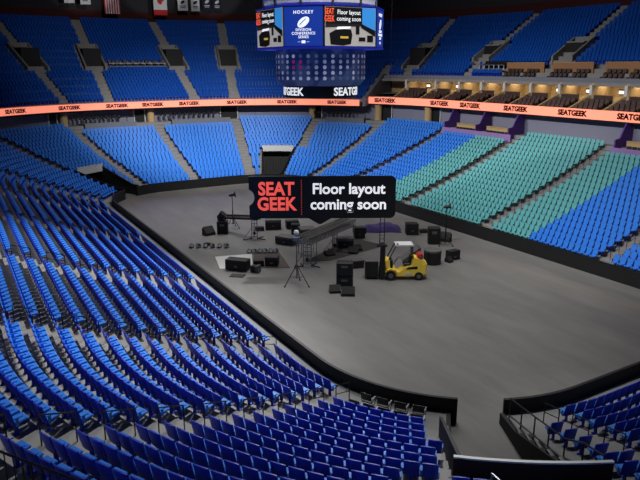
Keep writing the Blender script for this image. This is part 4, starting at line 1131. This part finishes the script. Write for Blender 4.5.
# ------------------------------------------------------------------ flags and banners high over the far end
def banner(name, label, x, y, ztop, w, h, rz, mt, extra=None):
    t = thing(name, label, 'banner', (x, y, ztop), rz, None)
    m = MB(); n = 6
    vs = [(-w/2+w*i/n, .03*math.sin(i*1.7), z) for z in (-h, 0) for i in range(n+1)]
    vs += [(a, b+.02, c) for a, b, c in vs]; N = 2*(n+1)
    fs = [(i, i+1, n+2+i, n+1+i) for i in range(n)]+[(N+i, N+n+1+i, N+n+2+i, N+i+1) for i in range(n)]
    fs += [(0, n+1, N+n+1, N), (n, N+n, N+2*n+1, 2*n+1)]+[(i, N+i, N+i+1, i+1) for i in range(n)]+[(n+1+i, n+2+i, N+n+2+i, N+n+1+i) for i in range(n)]
    m.add(vs, fs); o = m.build('cloth', mt, t)
    m = MB(); m.tube((-w/2-.1, 0, 0), (w/2+.1, 0, 0), .05, 6); m.build('hanging_bar', M['rail'], t)
    m = MB(); m.tube((0,0,0), (0,0,33-ztop), .015, 4); m.build('cable', M['rail'], t)
    if extra: extra(t, w, h)
def flagmat():
    m = mat('striped_flag_cloth', (.8,.8,.8,1), .8); nt = m.node_tree
    tc = nt.nodes.new('ShaderNodeTexCoord'); sx = nt.nodes.new('ShaderNodeSeparateXYZ'); mu = nt.nodes.new('ShaderNodeMath'); mu.operation = 'MULTIPLY_ADD'; mu.inputs[1].default_value = 13/2.55/2; mu.inputs[2].default_value = 13/4
    fr = nt.nodes.new('ShaderNodeMath'); fr.operation = 'FRACT'; gt = nt.nodes.new('ShaderNodeMath'); gt.operation = 'GREATER_THAN'; gt.inputs[1].default_value = .5
    mx = nt.nodes.new('ShaderNodeMix'); mx.data_type = 'RGBA'; mx.inputs[6].default_value = rgb(190,40,56); mx.inputs[7].default_value = rgb(215,212,210)
    nt.links.new(tc.outputs['Object'], sx.inputs[0]); nt.links.new(sx.outputs[0], mu.inputs[0]); nt.links.new(mu.outputs[0], fr.inputs[0]); nt.links.new(fr.outputs[0], gt.inputs[0])
    nt.links.new(gt.outputs[0], mx.inputs[0]); nt.links.new(mx.outputs[2], nt.nodes['Principled BSDF'].inputs['Base Color']); return m
wcloth = mat('white_cloth', rgb(214,214,214), .85); ncloth = mat('navy_cloth', rgb(24,30,52), .85); rcloth = mat('red_cloth', rgb(190,36,36), .85); bcloth = mat('blue_cloth', rgb(38,48,100), .85)
BR = -PI/2-.3
def canton(t, w, h):
    m = MB(); m.box((-w/2+w*.27, -.05, -.95), (w*.54, .02, 1.9)); m.build('canton', bcloth, t)
banner('flag', 'striped red and white flag hanging over the far upper seats', 98.9, .65, 28.3, 2.55, 4.5, BR, flagmat(), canton)
def leaf(t, w, h):
    m = MB(); m.box((0, -.05, -h+.45), (w, .02, .9)); m.build('red_band', rcloth, t)
    m = MB(); m.box((0, -.05, -.45), (w, .02, .9)); m.build('red_band', rcloth, t)
    L = [(0,1),(.18,.62),(.4,.72),(.32,.3),(.62,.48),(.7,.3),(1,.28),(.86,.02),(.96,-.1),(.5,-.42),(.56,-.58),(.06,-.5),(.06,-1),(-.06,-1),(-.06,-.5),(-.56,-.58),(-.5,-.42),(-.96,-.1),(-.86,.02),(-1,.28),(-.7,.3),(-.62,.48),(-.32,.3),(-.4,.72),(-.18,.62)]
    m = MB(); m.front([(z*.85, x*.85-h*.46) for x, z in L], -.06, -.04); m.build('leaf', rcloth, t)
banner('flag', 'white flag with red leaf and red end hanging over the far upper seats', 98.9, -7.6, 28.6, 2.3, 4.75, BR, wcloth, leaf)
def puck(mt):
    def f(t, w, h):
        n = 16; c, s = math.cos(.6), math.sin(.6); el = [(.42*math.cos(2*PI*i/n), .24*math.sin(2*PI*i/n)) for i in range(n)]
        m = MB(); m.front([(x*c-z*s, x*s+z*c-h*.55) for x, z in el], -.07, -.045); m.build('emblem', mt, t)
        m = MB(); m.box((0, -.055, -h+.55), (w*.5, .02, .12)); m.box((0, -.055, -h+.8), (w*.6, .02, .12)); m.build('print', mt, t)
    return f
for y, z, w, mt, mk, lab in ((7.55, 25.2, 1.6, wcloth, ncloth, 'white banner hanging furthest left, only its lower edge in view'), (5.0, 25.1, 1.6, wcloth, ncloth, 'second white banner from the left, left of the striped flag'),
                       (-11.5, 24.7, 1.75, wcloth, ncloth, 'white banner with dark puck emblem next to the leaf flag'), (-13.8, 24.7, 1.5, wcloth, ncloth, 'white banner with dark puck emblem next to the navy banners'),
                       (-16.0, 24.95, 1.6, ncloth, wcloth, 'navy banner with white puck emblem next to a white banner'), (-17.9, 24.95, 1.55, ncloth, wcloth, 'navy banner with white puck emblem, rightmost of the hanging row')):
    banner('hanging_banner', lab, 98.6-.02*abs(y), y, z+3.2, w, 3.2, BR, mt, puck(mk))
